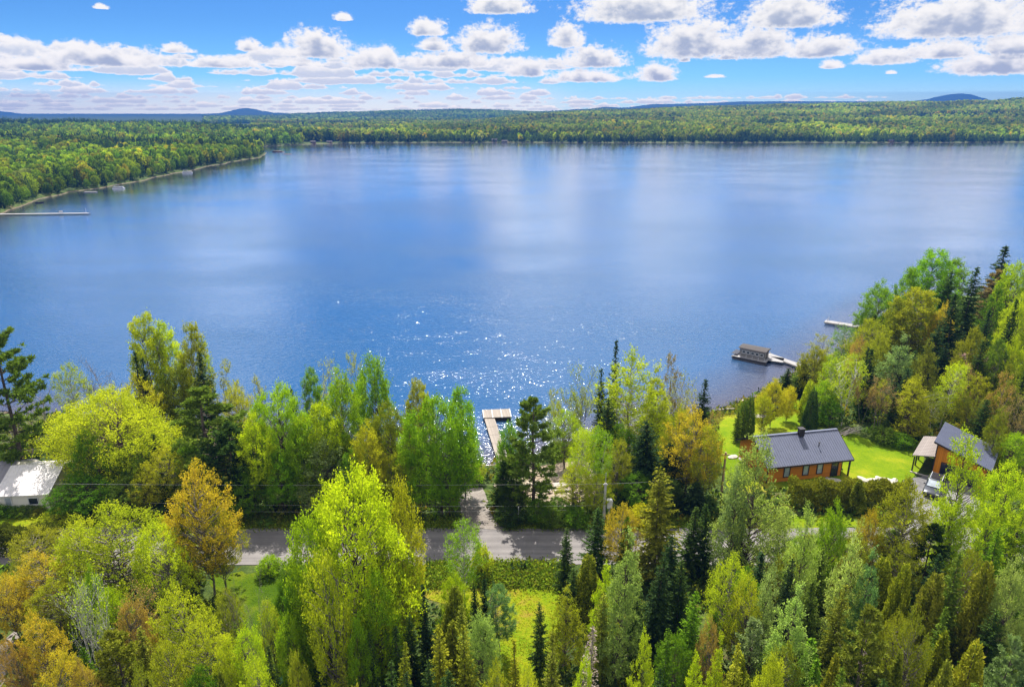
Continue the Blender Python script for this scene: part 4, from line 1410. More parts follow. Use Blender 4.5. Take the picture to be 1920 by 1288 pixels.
ORD = ['first', 'second', 'third', 'fourth', 'fifth', 'sixth', 'seventh', 'eighth', 'ninth', 'tenth']
buckets = {}
for t in TREES:
    z = next(n for n, f in ZONES if f(t))
    if t['label'] is None:
        key = (COLS[t['col']][1] + ' ' + WORDS[t['kind']], z)
        buckets.setdefault(key, []).append(t)
for (look, z), lst in buckets.items():
    lst.sort(key=lambda t: t['u'])
    n = len(lst)
    for i, t in enumerate(lst):
        if n == 1:
            t['label'] = f'{look} {z}'
        elif n == 2:
            t['label'] = f"{'left' if i == 0 else 'right'} {look} {z}"
        else:
            t['label'] = f'{look} {z}, {ORD[i]} from left' if len((look + z).split()) < 12 else f'{ORD[i]} {look} {z}'
WID = {}


def true_width(me):
    if me.name not in WID:
        co = np.empty(len(me.vertices) * 3, dtype=np.float32)
        me.vertices.foreach_get('co', co)
        WID[me.name] = 2 * float(np.percentile(np.hypot(co[0::3], co[1::3]), 96.5))
    return WID[me.name]


count = {}
for t in TREES:
    pk = PROTO[t['kind']]
    k = t['proto'] if t['proto'] is not None else count.get(t['kind'], 0) % len(pk)
    count[t['kind']] = count.get(t['kind'], 0) + 1
    crown, trunk, Hp, Wp = pk[k % len(pk)]
    zb, dsh = land(t['x'], t['y'], True)
    zb = float(zb[0])
    if dsh[0] < 0.3:
        print('TREE IN WATER', t['kind'], t['u'], t['v'], dsh)
        zb = max(zb, -.3)
    h = t['ztop'] - zb
    if h < 2.2 or h > 24:
        print('TREE HEIGHT', t['kind'], t['u'], t['v'], t['y'], round(h, 1))
        h = max(h, 2.2)
    name = NAMES[t['kind']]
    o = empty(name, (t['x'], t['y'], zb), t['label'], CATS.get(t['kind'], 'tree'), name.replace('_', ' ') + 's around the cottages', r_.uniform(0, 6.28))
    sx = t['w'] / true_width(crown or trunk)
    if t['kind'] not in ('thuja', 'cedar'):
        o.rotation_euler = (r_.normal(0, .022), r_.normal(0, .022), o.rotation_euler[2])
    o.scale = (sx, sx * t['dsc'], h / Hp)
    c = np.array(COLS[t['col']][0]) * r_.uniform(.84, 1.14) * np.array([r_.uniform(.93, 1.07), 1, r_.uniform(.9, 1.2)])
    tr = bpy.data.objects.new('trunk', trunk)
    link(tr, o)
    bc = t['bark'] or BARK.get(t['kind'], (.16, .125, .10))
    tr.color = (*bc, 1)
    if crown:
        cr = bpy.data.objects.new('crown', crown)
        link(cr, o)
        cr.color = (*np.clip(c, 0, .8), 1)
print('near trees', len(TREES))

# ------------------------------------------------------------------ far woods


def lod_leafy(seed, n, size, flat=.35):
    r_ = np.random.default_rng(seed)
    t = r_.uniform(0, 1, n)
    az = r_.uniform(0, 6.283, n)
    lb = r_.uniform(0, 6.28, 3)
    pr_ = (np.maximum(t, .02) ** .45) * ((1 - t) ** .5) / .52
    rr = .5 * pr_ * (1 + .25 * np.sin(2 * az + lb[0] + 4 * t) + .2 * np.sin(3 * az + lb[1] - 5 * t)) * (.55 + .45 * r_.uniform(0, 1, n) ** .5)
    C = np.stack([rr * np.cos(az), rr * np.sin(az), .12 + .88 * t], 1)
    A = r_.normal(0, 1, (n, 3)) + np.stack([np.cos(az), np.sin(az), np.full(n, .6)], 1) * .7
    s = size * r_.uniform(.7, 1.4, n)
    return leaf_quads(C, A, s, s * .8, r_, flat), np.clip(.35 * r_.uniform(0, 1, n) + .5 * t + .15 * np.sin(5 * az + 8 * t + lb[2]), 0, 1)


def lod_conifer(seed, n, size):
    r_ = np.random.default_rng(seed)
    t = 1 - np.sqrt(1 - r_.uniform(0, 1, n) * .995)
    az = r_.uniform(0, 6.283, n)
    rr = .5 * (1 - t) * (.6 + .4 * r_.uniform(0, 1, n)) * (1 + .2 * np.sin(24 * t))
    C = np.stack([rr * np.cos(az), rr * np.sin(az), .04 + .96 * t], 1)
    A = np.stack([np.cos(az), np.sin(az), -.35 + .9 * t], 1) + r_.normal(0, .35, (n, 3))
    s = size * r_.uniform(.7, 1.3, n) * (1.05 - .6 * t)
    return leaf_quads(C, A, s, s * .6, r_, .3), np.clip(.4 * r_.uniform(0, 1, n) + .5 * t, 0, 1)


HUES = {'lime': (.27, .35, .022), 'fresh': (.18, .28, .02), 'bright': (.14, .24, .018), 'yellow': (.36, .34, .024), 'deep': (.085, .15, .02), 'dark': (.042, .078, .026), 'olive': (.19, .21, .026), 'pale': (.24, .29, .08), 'amber': (.30, .25, .024)}


def merge(name, px, py, pz, hs, ws, kinds, hue, protos, label, nm='far woods'):
    QV, QH = [], []
    for k, (Q, ti) in enumerate(protos):
        sel = np.where(kinds == k)[0]
        if not len(sel):
            continue
        a = rng.uniform(0, 6.283, len(sel))
        ca, sa = np.cos(a), np.sin(a)
        B = Q.reshape(-1, 3)
        X = (B[None, :, 0] * ca[:, None] - B[None, :, 1] * sa[:, None]) * ws[sel][:, None] + px[sel][:, None]
        Y = (B[None, :, 0] * sa[:, None] + B[None, :, 1] * ca[:, None]) * ws[sel][:, None] + py[sel][:, None]
        Z = B[None, :, 2] * hs[sel][:, None] + pz[sel][:, None]
        QV.append(np.stack([X, Y, Z], -1).reshape(-1, 3))
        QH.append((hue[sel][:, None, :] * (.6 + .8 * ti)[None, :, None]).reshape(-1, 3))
    Vv = np.concatenate(QV)
    Hh = np.concatenate(QH)
    me = np_mesh(name, Vv, np.arange(len(Vv)).reshape(-1, 4), 'wood_leaves', {'hue': ('FLOAT_VECTOR', 'FACE', Hh)})
    o = link(bpy.data.objects.new(name, me))
    tag(o, label, nm, kind='stuff')
    return o


def hue_pick(n, names, p):
    H = np.array([HUES[k] for k in names])
    i = rng.choice(len(names), n, p=np.array(p) / sum(p))
    return H[i] * rng.uniform(.8, 1.2, (n, 1)) * rng.uniform(.94, 1.06, (n, 3)), i


def scatter(ymin, ymax, umin, umax, n, dmin=1.5):
    """uniform over ground area inside the view fan"""
    y = np.sqrt(rng.uniform(ymin ** 2, ymax ** 2, n))
    u = rng.uniform(umin, umax, n)
    x = (u - 960) / FPX / 1.0566 * y
    z, d = land(x, y, True)
    k = d > dmin
    return x[k], y[k], z[k], d[k], u[k]


# individual trees along the left shore (front rows)
lodA = [lod_leafy(301, 900, .085), lod_leafy(302, 900, .085), lod_leafy(303, 800, .09)]
lodC = [lod_conifer(311, 700, .12), lod_conifer(312, 700, .12)]


def lod_obj_mesh(pq, mat):
    Q, ti = pq
    return quads_to_mesh('shore_crown', Q, ti, mat)


LA = [lod_obj_mesh(q, 'leaves') for q in lodA]
LC = [lod_obj_mesh(q, 'needles') for q in lodC]
fx, fy, fz, fd, fu = scatter(320, 760, -40, 500, 9000)
front = np.where((fd < 30) & (fu > -30))[0]
sel = []
for i in front:
    if all((fx[i] - fx[j]) ** 2 + (fy[i] - fy[j]) ** 2 > (5.2 + (fy[i] - 320) * .004) ** 2 for j in sel):
        sel.append(i)
sel = sorted(sel, key=lambda i: fy[i] + fd[i] * 2)[:66]
sel = [i for i in sel]
names_ = ['lime', 'fresh', 'bright', 'yellow', 'deep', 'olive', 'pale']
wd_ = {'lime': 'lime green', 'fresh': 'fresh green', 'bright': 'bright green', 'yellow': 'yellow-green', 'deep': 'deep green', 'olive': 'olive green', 'pale': 'pale green', 'dark': 'dark'}
for i in sel:
    con = rng.uniform() < .16
    nm = 'dark' if con else names_[rng.choice(7, p=[.24, .22, .14, .10, .12, .12, .06])]
    o = bpy.data.objects.new('shore_spruce' if con else 'shore_tree', LC[rng.integers(2)] if con else LA[rng.integers(3)])
    link(o)
    h = rng.uniform(8, 14) * (.62 if fd[i] < 7 else 1.0) * (1.15 if con else 1)
    w = h * (rng.uniform(.34, .42) if con else rng.uniform(.55, .8))
    o.location = (fx[i], fy[i], fz[i] - .3)
    o.scale = (w, w, h)
    o.rotation_euler = (0, 0, rng.uniform(0, 6.28))
    o.color = (*(np.array(HUES[nm]) * rng.uniform(.7, 1.05)), 1)
    tag(o, f"{wd_[nm]} {'spruce' if con else 'leafy tree'} at the water edge of the far left shore", 'tree', 'trees along the far left shore')
    o['_xy'] = 0
    del o['_xy']
taken = np.array([(fx[i], fy[i]) for i in sel])


def thin(x, y, cell, jit=True):
    """at most one tree per cell"""
    key = np.floor(x / cell).astype(np.int64) * 1000003 + np.floor(y / cell).astype(np.int64)
    _, idx = np.unique(key, return_index=True)
    return idx


# left woods
P1 = [lod_leafy(321, 190, .17), lod_leafy(322, 190, .17), lod_conifer(323, 130, .22)]
x, y, z, d, u = scatter(318, 800, -90, 505, 45000)
k = thin(x, y, 4.7)
x, y, z, d = x[k], y[k], z[k], d[k]
dm = np.min((x[:, None] - taken[None, :, 0]) ** 2 + (y[:, None] - taken[None, :, 1]) ** 2, 1) > 3.6 ** 2
x, y, z, d = x[dm], y[dm], z[dm], d[dm]
n = len(x)
patch = vnoise(x, y, 60, 5)
con = rng.uniform(0, 1, n) < (.12 + .5 * sst(patch, .55, .8))
hue, hi = hue_pick(n, ['lime', 'fresh', 'bright', 'yellow', 'deep', 'olive'], [.22, .27, .2, .08, .13, .1])
hue[con] = np.array(HUES['dark']) * rng.uniform(.8, 1.5, (con.sum(), 1))
kinds = np.where(con, 2, rng.integers(0, 2, n))
hs = rng.uniform(9, 15, n) * np.where(con, 1.35, 1)
hs *= (.7 + .3 * sst(d, 2, 15)) * (.8 + .45 * vnoise(x, y, 28, 31))
hue *= (.52 + .85 * vnoise(x, y, 42, 33))[:, None]
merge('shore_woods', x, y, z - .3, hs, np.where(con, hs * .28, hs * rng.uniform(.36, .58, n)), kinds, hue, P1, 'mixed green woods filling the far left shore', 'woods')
print('left woods', n)
P2 = [lod_leafy(331, 60, .30), lod_leafy(332, 60, .30), lod_conifer(333, 44, .36)]
x, y, z, d, u = scatter(800, 1500, -90, 560, 40000)
k = thin(x, y, 7.5)
x, y, z, d = x[k], y[k], z[k], d[k]
n = len(x)
con = rng.uniform(0, 1, n) < (.2 + .5 * sst(vnoise(x, y, 90, 8), .5, .8) + .5 * sst(y, 1150, 1400))
hue, hi = hue_pick(n, ['lime', 'fresh', 'bright', 'deep', 'olive'], [.15, .28, .25, .2, .1])
hue[con] = np.array(HUES['dark']) * rng.uniform(.8, 1.5, (con.sum(), 1))
hs = rng.uniform(9, 15, n) * np.where(con, 1.42, 1) * (.8 + .5 * vnoise(x, y, 50, 35))
hue *= (.50 + .85 * vnoise(x, y, 70, 36))[:, None]
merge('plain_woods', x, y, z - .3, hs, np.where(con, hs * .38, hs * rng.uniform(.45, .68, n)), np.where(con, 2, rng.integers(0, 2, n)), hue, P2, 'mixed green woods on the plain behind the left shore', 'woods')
print('plain', n)
# far shore and hillside
x, y, z, d, u = scatter(1050, 2500, 470, 2050, 130000, .5)
k = thin(x, y, 8.0)
x, y, z, d, u = x[k], y[k], z[k], d[k], u[k]
n = len(x)
pn = vnoise(x, y, 130, 12)
con = rng.uniform(0, 1, n) < np.clip(.12 + .8 * sst(d, 90, 8) * (u > 600) + .75 * sst(pn, .66, .8) + .45 * sst(u, 1000, 700) * sst(d, 60, 200), 0, .92)
hue, hi = hue_pick(n, ['lime', 'fresh', 'bright', 'deep', 'pale', 'yellow'], [.22, .28, .18, .12, .14, .06])
hue[con] = np.array(HUES['dark']) * rng.uniform(.8, 1.6, (con.sum(), 1))
hs = rng.uniform(9, 14, n) * np.where(con, 1.25, 1) * (.75 + .6 * vnoise(x, y, 70, 37))
hue *= (.38 + .75 * vnoise(x, y, 110, 38) * (.6 + .8 * vnoise(x, y, 320, 39)))[:, None]
P3 = [lod_leafy(341, 40, .36), lod_leafy(342, 40, .36), lod_conifer(343, 30, .42)]
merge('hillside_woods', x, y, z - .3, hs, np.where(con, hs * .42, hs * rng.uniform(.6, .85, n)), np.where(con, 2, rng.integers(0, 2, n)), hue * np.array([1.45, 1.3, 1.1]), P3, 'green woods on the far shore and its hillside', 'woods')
print('hill', n)
x, y, z, d, u = scatter(2500, 4700, 380, 1990, 60000, 20)
k = thin(x, y, 16)
x, y, z = x[k], y[k], z[k]
n = len(x)
con = rng.uniform(0, 1, n) < (.25 + .5 * sst(vnoise(x, y, 260, 22), .5, .7))
hue, hi = hue_pick(n, ['lime', 'fresh', 'deep', 'pale'], [.15, .35, .3, .2])
hue[con] = np.array(HUES['dark']) * rng.uniform(.9, 1.6, (con.sum(), 1))
hs = rng.uniform(10, 15, n)
hue *= (.55 + .9 * vnoise(x, y, 240, 41))[:, None]
P4 = [lod_leafy(351, 14, .6), lod_leafy(352, 14, .6), lod_conifer(353, 12, .6)]
merge('hazy_woods', x, y, z - .3, hs, hs * rng.uniform(.9, 1.4, n), np.where(con, 2, rng.integers(0, 2, n)), hue, P4, 'hazy bluish woods on the distant hills', 'woods')
print('distant', n)

# ------------------------------------------------------------------ undergrowth (stuff)


def undergrowth(name, n, region, size, hue_names, p, hrange, label, keep):
    x = rng.uniform(region[0], region[1], n)
    y = rng.uniform(region[2], region[3], n)
    z, d = land(x, y, True)
    k = (d > .8) & keep(x, y, d)
    x, y, z = x[k], y[k], z[k]
    n = len(x)
    m_ = 16
    off = rng.normal(0, 1, (n, m_, 3)) * np.array([.5, .5, .0])
    hh = rng.uniform(hrange[0], hrange[1], n)
    C = np.stack([x, y, z], 1)[:, None, :] + off
    C[:, :, 2] += hh[:, None] * rng.uniform(.1, 1, (n, m_))
    C = C.reshape(-1, 3)
    A = rng.normal(0, .7, (len(C), 3)) + [0, 0, .7]
    s = size * rng.uniform(.7, 1.5, len(C))
    Q = leaf_quads(C, A, s, s * .5, rng, .2)
    hue, _ = hue_pick(n, hue_names, p)
    H = np.repeat(hue, m_, 0) * rng.uniform(.5, 1.15, (len(C), 1))
    me = np_mesh(name, Q.reshape(-1, 3), np.arange(len(C) * 4).reshape(-1, 4), 'wood_leaves', {'hue': ('FLOAT_VECTOR', 'FACE', H)})
    o = link(bpy.data.objects.new(name, me))
    return tag(o, label, name.replace('_', ' '), kind='stuff')


def polyw(px):
    return np.array([on_ground(*p)[:2] for p in px])


LAWNP = polyw([(1338, 780), (1420, 766), (1488, 748), (1515, 738), (1545, 765), (1575, 800), (1630, 818), (1755, 840), (1760, 880), (1850, 915), (1840, 1005), (1690, 1005), (1690, 922), (1540, 920), (1340, 930), (1345, 820)])
MEADP = polyw([(760, 1084), (1062, 1084), (1058, 1150), (1050, 1230), (1030, 1340), (900, 1340), (910, 1220), (880, 1150), (800, 1120)])
SIDEP = polyw([(395, 1070), (570, 1070), (590, 1180), (570, 1330), (420, 1330), (420, 1180)])
YARDP = polyw([(925, 912), (960, 876), (1130, 860), (1155, 885), (1110, 940), (1060, 955), (990, 940)])
DRVP = polyw([(850, 1000), (955, 1000), (935, 978), (922, 960), (915, 912), (860, 912), (855, 950)])
COTP = polyw([(-80, 880), (110, 880), (175, 990), (120, 1002), (-80, 1000)])
TRKP = polyw([(-60, 1262), (20, 1190), (33, 1174), (44, 1205), (26, 1240), (8, 1288), (-40, 1330)])


def keep_floor(x, y, d):
    k = ~((y > RY0 - .6) & (y < RY1 + .6))
    for P in (LAWNP, MEADP, SIDEP, YARDP, DRVP, COTP, TRKP):
        k &= ~inside(P, x, y)
    return k


undergrowth('undergrowth', 16000, (-75, 120, 24, 150), .5, ['deep', 'fresh', 'olive', 'dark', 'amber'], [.3, .22, .22, .2, .06], (.3, 1.3), 'low green undergrowth beneath the trees', keep_floor)
undergrowth('meadow_grass', 2200, (-34, 8, 30, 57), .13, ['yellow', 'lime', 'yellow', 'amber'], [.4, .35, .2, .1], (.05, .25), 'tufts of rough grass in the clearing',
            lambda x, y, d: inside(MEADP, x, y))
undergrowth('roadside_weeds', 2600, (-8.5, 5.0, 54.6, 57.1), .26, ['lime', 'fresh', 'olive', 'bright'], [.35, .3, .15, .2], (.2, .7), 'yellow-green weeds and brush along the near road edge', lambda x, y, d: x > -99)
undergrowth('verge_grass', 2600, (-40, 30, 63.9, 66.2), .2, ['lime', 'fresh', 'olive', 'deep'], [.3, .3, .25, .2], (.08, .35), 'grass on the far road verge', lambda x, y, d: ~inside(DRVP, x, y))
undergrowth('shore_grass', 1500, (30, 56, 84, 106), .24, ['lime', 'yellow', 'amber', 'olive'], [.3, .3, .25, .2], (.1, .5), 'dry grass along the beach of the cottage lawn', lambda x, y, d: (d < 4.5))


def hedge(name, a, b, z, width, height, col, label, seed, n=16000):
    """clipped cedar hedge: dense sprays over a box-like body, uneven top"""
    r_ = np.random.default_rng(seed)
    a, b = np.array(a, float), np.array(b, float)
    L = np.linalg.norm(b - a)
    e = (b - a) / L
    nrm = np.array([-e[1], e[0]])
    s = r_.uniform(0, L, n)
    lump = (.5 + .5 * np.sin(s * 1.9 + 1.0)) * .22 + (.5 + .5 * np.sin(s * 4.3)) * .12
    per = r_.uniform(0, 1, n)
    top = per < .45
    hh = height * (.86 + lump)
    w = np.where(top, r_.uniform(-.5, .5, n), np.where(r_.uniform(0, 1, n) < .5, -.5, .5)) * width * (1 + .12 * np.sin(s * 2.7))
    zz = np.where(top, hh * (1 - .25 * (2 * w / width) ** 2 * .6), hh * r_.uniform(0, .97, n)) + r_.normal(0, .06, n)
    C = np.stack([a[0] + e[0] * s + nrm[0] * w, a[1] + e[1] * s + nrm[1] * w, z + zz], 1) + r_.normal(0, .07, (n, 3))
    A = np.stack([nrm[0] * np.sign(w) * .4, nrm[1] * np.sign(w) * .4, np.full(n, .9)], 1) + r_.normal(0, .4, (n, 3))
    sz = .22 * r_.uniform(.7, 1.5, n)
    t = np.clip(.35 + .5 * np.sin(s * 3.1) * .3 + r_.uniform(0, .5, n), 0, 1)
    o = link(bpy.data.objects.new(name, quads_to_mesh(name, leaf_quads(C, A, sz, sz * .5, r_), t, 'needles')))
    o.color = (*col, 1)
    return tag(o, label, 'hedge')


p1, p2 = on_ground(1478, 945), on_ground(1700, 950)
hedge('cedar_hedge', p1[:2], p2[:2], 2.95, 1.7, 2.9, (.19, .20, .016), 'long khaki cedar hedge in front of the orange cottage', 1, 22000)
p1, p2 = on_ground(-70, 1052), on_ground(92, 1046)
hedge('cedar_hedge', p1[:2] + [0, 1.3], p2[:2] + [0, 1.3], 2.95, 1.8, 2.6, (.10, .12, .014), 'dark green cedar hedge between the white house and the road', 2, 16000)

# bushes
bushm = gen_leafy(401, H=2.2, Rm=1.3, base=.02, nclump=46, prof=(.3, .45), spray=9, nleaf=8, leaf=.17, crad=.5, upw=.5, trunk_r=.04)
bush2 = gen_leafy(402, H=2.2, Rm=1.4, base=.02, nclump=50, prof=(.25, .4), spray=9, nleaf=8, leaf=.17, crad=.5, upw=.5, trunk_r=.04)


def bush(u, v, w, h, col, label):
    p = on_ground(u, v)
    k = depth_of(p) / FPX
    cr, trk, Hp, Wp = (bushm, bush2)[int(u) % 2]
    o = empty('bush', p, label, 'bush', 'low bushes near the houses', u)
    o.scale = (w * k / Wp, w * k / Wp, h / Hp)
    link(bpy.data.objects.new('stems', trk), o).color = (.16, .12, .09, 1)
    link(bpy.data.objects.new('foliage', cr), o).color = (*COLS[col][0], 1)


bush(28, 964, 30, .8, 'deep', 'low green bush at the foot of the white house wall')
bush(52, 964, 32, .9, 'mid', 'green bush against the middle of the white house wall')
bush(72, 962, 28, .7, 'khaki', 'dull khaki bush at the corner of the white house')
bush(-5, 970, 34, 1.4, 'deep', 'green bush at the outer end of the white house')
bush(104, 976, 46, .8, 'yellow', 'yellow-green bush on the small lawn of the white house')
bush(905, 1080, 32, 3.2, 'yellow', 'pale yellow sapling-like bush at the near road edge')
bush(1480, 765, 34, 1.0, 'fresh', 'low green bush under the golden trees')
bush(1545, 795, 40, 1.2, 'fresh', 'fresh green bush at the edge of the cottage lawn')
bush(1425, 762, 30, .8, 'amber', 'low amber bush on the beach bank')
bush(1080, 985, 44, 1.6, 'deep', 'dark bush on the road verge left of the utility pole')
bush(1030, 985, 50, 1.8, 'mid', 'green bush under the tall pine by the road')
bush(962, 985, 44, 2.0, 'dark', 'dark bush at the corner of driveway and road')
bush(1205, 985, 50, 2.2, 'gold', 'golden bush beside the white box on a post')
bush(505, 1075, 40, 1.6, 'fresh', 'green bush at the road edge beside the side lawn')
bush(1690, 838, 40, 1.6, 'deep', 'dark bush where the lawn meets the wood behind the garage')
bush(1655, 828, 44, 1.8, 'mid', 'green bush at the wood edge behind the lawn')

# ------------------------------------------------------------------ orange cottage
zg = 2.85
c_ = empty('cottage', (36.4, 73.9, zg), 'orange wooden cottage with blue-grey metal roof beside the bright lawn', 'house', None, R(10.8))
# local x along the ridge (right), y away from the camera; eave front at y=0
FL, FR_, RL, RR = -5.9, 4.75, -5.9, 5.7
D, EH, RH = 7.4, 2.65, 4.85
X0, X1 = -5.45, 4.55
w = MB()
w.prism([(.35, 0), (D - .25, 0), (D - .25, EH - .12), (D / 2 + .05, RH - .16), (.35, EH - .02)], X0, X1, 'yz')
w.build('wall', 'orange_boards', c_)


def roof_sheet(mb, x0, x1, y0, z0, y1, z1, th=.10, rib=.32, ribh=.035):
    n = np.array([0, -(z1 - z0), (y1 - y0)])
    n = n / np.linalg.norm(n)
    if n[2] < 0:
        n = -n
    a = np.array([x0, y0, z0])
    b = np.array([x1, y0, z0])
    c = np.array([x1, y1, z1])
    d = np.array([x0, y1, z1])
    mb.add([a, b, c, d, a - n * th, b - n * th, c - n * th, d - n * th], [(0, 1, 2, 3), (7, 6, 5, 4), (0, 4, 5, 1), (1, 5, 6, 2), (2, 6, 7, 3), (3, 7, 4, 0)])
    x = x0 + rib / 2
    while x < x1:
        p = [np.array([x - .03, y0, z0]), np.array([x + .03, y0, z0]), np.array([x + .03, y1, z1]), np.array([x - .03, y1, z1])]
        mb.add([q + n * .002 for q in p] + [q + n * ribh for q in p], [(4, 5, 6, 7), (0, 1, 5, 4), (1, 2, 6, 5), (2, 3, 7, 6), (3, 0, 4, 7)])
        x += rib


rf = MB()
roof_sheet(rf, RL, RR, -.15, EH - .08, D / 2, RH)
roof_sheet(rf, RL, RR, D + .2, EH - .08, D / 2 + .004, RH)
rf.box(((RL + RR) / 2, D / 2, RH + .02), (RR - RL, .34, .06))
roof = rf.build('roof', 'roof_steel', c_)
fb = MB()
fb.box(((RL + RR) / 2, -.19, EH - .18), (RR - RL + .06, .06, .2))
for xx in (RL - .035, RR + .035):
    for (ya, za, yb, zb_) in ((-.15, EH - .16, D / 2, RH - .08), (D + .2, EH - .16, D / 2, RH - .08)):
        L_ = math.hypot(yb - ya, zb_ - za)
        fb.box((xx, (ya + yb) / 2, (za + zb_) / 2), (.06, L_, .2), 0, 0, math.atan2(zb_ - za, yb - ya))
fb.build('fascia', 'dark_trim', roof)
ch = MB()
ch.box((.35, D / 2 - .45, RH + .25), (.62, .62, .95)).box((.35, D / 2 - .45, RH + .78), (.74, .74, .10))
ch.build('chimney', 'dark_trim', roof, .02)
MB().tube([(2.0, 1.75, 3.75), (2.0, 1.75, 4.25)], .06, 8).box((2.0, 1.75, 4.27), (.2, .2, .05)).build('vent_pipe', 'dark_trim', roof)


def window(parent, x, y, z0, w_, h_, pane='window_glass', name='window', tr='dark_trim', facing=-1):
    t = .09
    f = MB()
    yo = y + facing * .035
    f.box((x - w_ / 2 + t / 2, yo, z0 + h_ / 2), (t, .09, h_)).box((x + w_ / 2 - t / 2, yo, z0 + h_ / 2), (t, .09, h_))
    f.box((x, yo, z0 + t / 2), (w_ - 2 * t, .09, t)).box((x, yo, z0 + h_ - t / 2), (w_ - 2 * t, .09, t))
    fr_ = f.build(name, tr, parent)
    MB().box((x, y + facing * .012, z0 + h_ / 2), (w_ - 2 * t, .03, h_ - 2 * t)).build('pane', pane, fr_)
    return fr_


window(c_, -.35, .35, .75, .85, 1.55)
window(c_, 1.55, .35, .75, .85, 1.55)
window(c_, -2.9, .35, .75, .85, 1.55)
window(c_, 3.6, .35, .22, .95, 2.15, 'dark_glass', 'door')
MB().box((X0 - .03, .35 - .03, EH / 2), (.12, .12, EH - .1)).build('corner_trim', 'dark_trim', c_)
MB().box((X1 + .03, .35 - .03, EH / 2), (.05, .05, EH - .1)).build('corner_trim', 'dark_trim', c_)
MB().box((5.45, .12, (EH - .2) / 2), (.16, .16, EH - .2)).build('post', 'dark_trim', c_)
MB().box((5.45, D - .1, (EH - .2) / 2), (.16, .16, EH - .2)).build('post', 'dark_trim', c_)
MB().box((5.15, D / 2, .06), (1.5, D, .22)).build('porch_deck', 'weathered_wood', c_)
# porch chair and table
ch_ = empty('porch_chair', c_.matrix_world @ Vector((0, 0, 0)), 'dark chair on the porch at the right end of the orange cottage', 'chair')


def chair(o, mat, s=1.0):
    MB().box((0, 0, .42 * s), (.55 * s, .55 * s, .08)).build('seat', mat, o)
    MB().box((0, .27 * s, .75 * s), (.55 * s, .06, .6 * s), 0, 0, -.2).build('backrest', mat, o)
    for sx in (-1, 1):
        for sy in (-1, 1):
            MB().tube([(sx * .24 * s, sy * .24 * s, 0), (sx * .24 * s, sy * .24 * s, .42 * s)], .025, 6).build('leg', 'dark_trim', o)


Rm10 = Matrix.Translation((36.4, 73.9, zg)) @ Matrix.Rotation(R(10.8), 4, 'Z')
ch_.location = Rm10 @ Vector((5.1, 1.2, .17))
chair(ch_, 'dark_fabric')
# limestone slabs along the house front and beyond the porch
for i, (u, v) in enumerate([(1537, 902), (1552, 903), (1566, 902), (1600, 905), (1618, 900), (1634, 902), (1648, 899), (1662, 901), (1676, 904), (1392, 862), (1374, 858)]):
    p = on_ground(u, v)
    b = MB().ball((0, 0, .12), (.62 + .2 * (i % 3), .42, .2), i, .18, 9, 5)
    o = b.build('garden_stone', 'limestone', None, loc=p, rz=i * 1.3)
    place = 'along the front of the orange cottage' if i < 3 else ('in the row right of the cottage porch' if i < 9 else 'at the left gable of the orange cottage')
    tag(o, f'pale flat garden stone {place}, {ORD[i if i < 3 else (i - 3 if i < 9 else i - 9)]} from left', 'stone', 'pale stones around the orange cottage')

# ------------------------------------------------------------------ garage
ga = R(-40)
g_ = empty('garage', (52.06, 74.95, zg), 'orange garage with sloping blue-grey metal roof and dark door', 'garage', None, ga)
GW, GD, GH, GLo = 5.4, 6.4, 4.75, 3.15
gw = MB()
gw.prism([(0, 0), (GW, 0), (GW, GLo), (0, GH)], 0, GD, 'xz')
gw.build('wall', 'orange_upright_boards', g_)
rg = MB()
# roof slopes along x: build with swapped axes


def roof_sheet_x(mb, y0, y1, x0, z0, x1, z1, th=.1, rib=.32, ribh=.035):
    t = MB()
    roof_sheet(t, y0, y1, x0, z0, x1, z1, th, rib, ribh)
    mb.add([(v[1], v[0], v[2]) for v in t.v], [f[::-1] for f in t.f])


sl = (GLo - GH) / GW
roof_sheet_x(rg, -.4, GD + .35, -.4, GH + .13 - .4 * sl, GW + .45, GLo + .13 + .45 * sl)
rgo = rg.build('roof', 'roof_steel', g_)
f2 = MB()
L_ = math.hypot(GW + .85, (GW + .85) * sl)
for yy in (-.44, GD + .39):
    f2.box((GW / 2 + .025, yy, (GH + GLo) / 2 + .02), (L_, .06, .2), 0, -math.atan(sl))
f2.build('fascia', 'dark_trim', rgo)
dr = MB()
for k in range(4):
    dr.box((.85 + 1.9, -.03, .3 + k * .56), (3.8, .06, .545))
gd = dr.build('door', 'garage_door_paint', g_, .01)
MB().box((.80, -.02, 1.16), (.10, .1, 2.32)).box((4.70, -.02, 1.16), (.10, .1, 2.32)).box((2.75, -.02, 2.37), (4.0, .1, .10)).build('door_frame', 'dark_trim', g_)
MB().box((2.75, -.085, 1.25), (.3, .05, .05)).build('handle', 'bleached_metal', gd)
MB().box((-.01, -.01, GH / 2 - .02), (.12, .12, GH - .1)).build('corner_trim', 'dark_trim', g_)
MB().box((GW + .01, -.01, GLo / 2 - .02), (.12, .12, GLo - .1)).build('corner_trim', 'dark_trim', g_)
lt = MB()
roof_sheet_x(lt, -.35, GD + .1, -2.35, 2.45, -.02, 3.05, .1, .5, .02)
cp = lt.build('carport_roof', 'shingles', g_)
MB().box((-2.32, GD / 2 - .1, 2.32), (.08, GD + .4, .14)).build('beam', 'dark_trim', g_)
for yy in (-.25, 1.75, 3.7, 5.7):
    MB().box((-2.1, yy, 1.12), (.16, .16, 2.24)).build('post', 'dark_trim', g_)
MB().box((-1.15, GD / 2 - .1, .05), (2.2, GD + .4, .18)).build('slab', 'concrete', g_)
MB().box((2.75, -.5, .06), (4.4, .9, .1)).build('apron', 'concrete', g_)
MB().box((-1.2, -.5, .18), (2.1, .22, .22)).build('step', 'weathered_wood', g_)

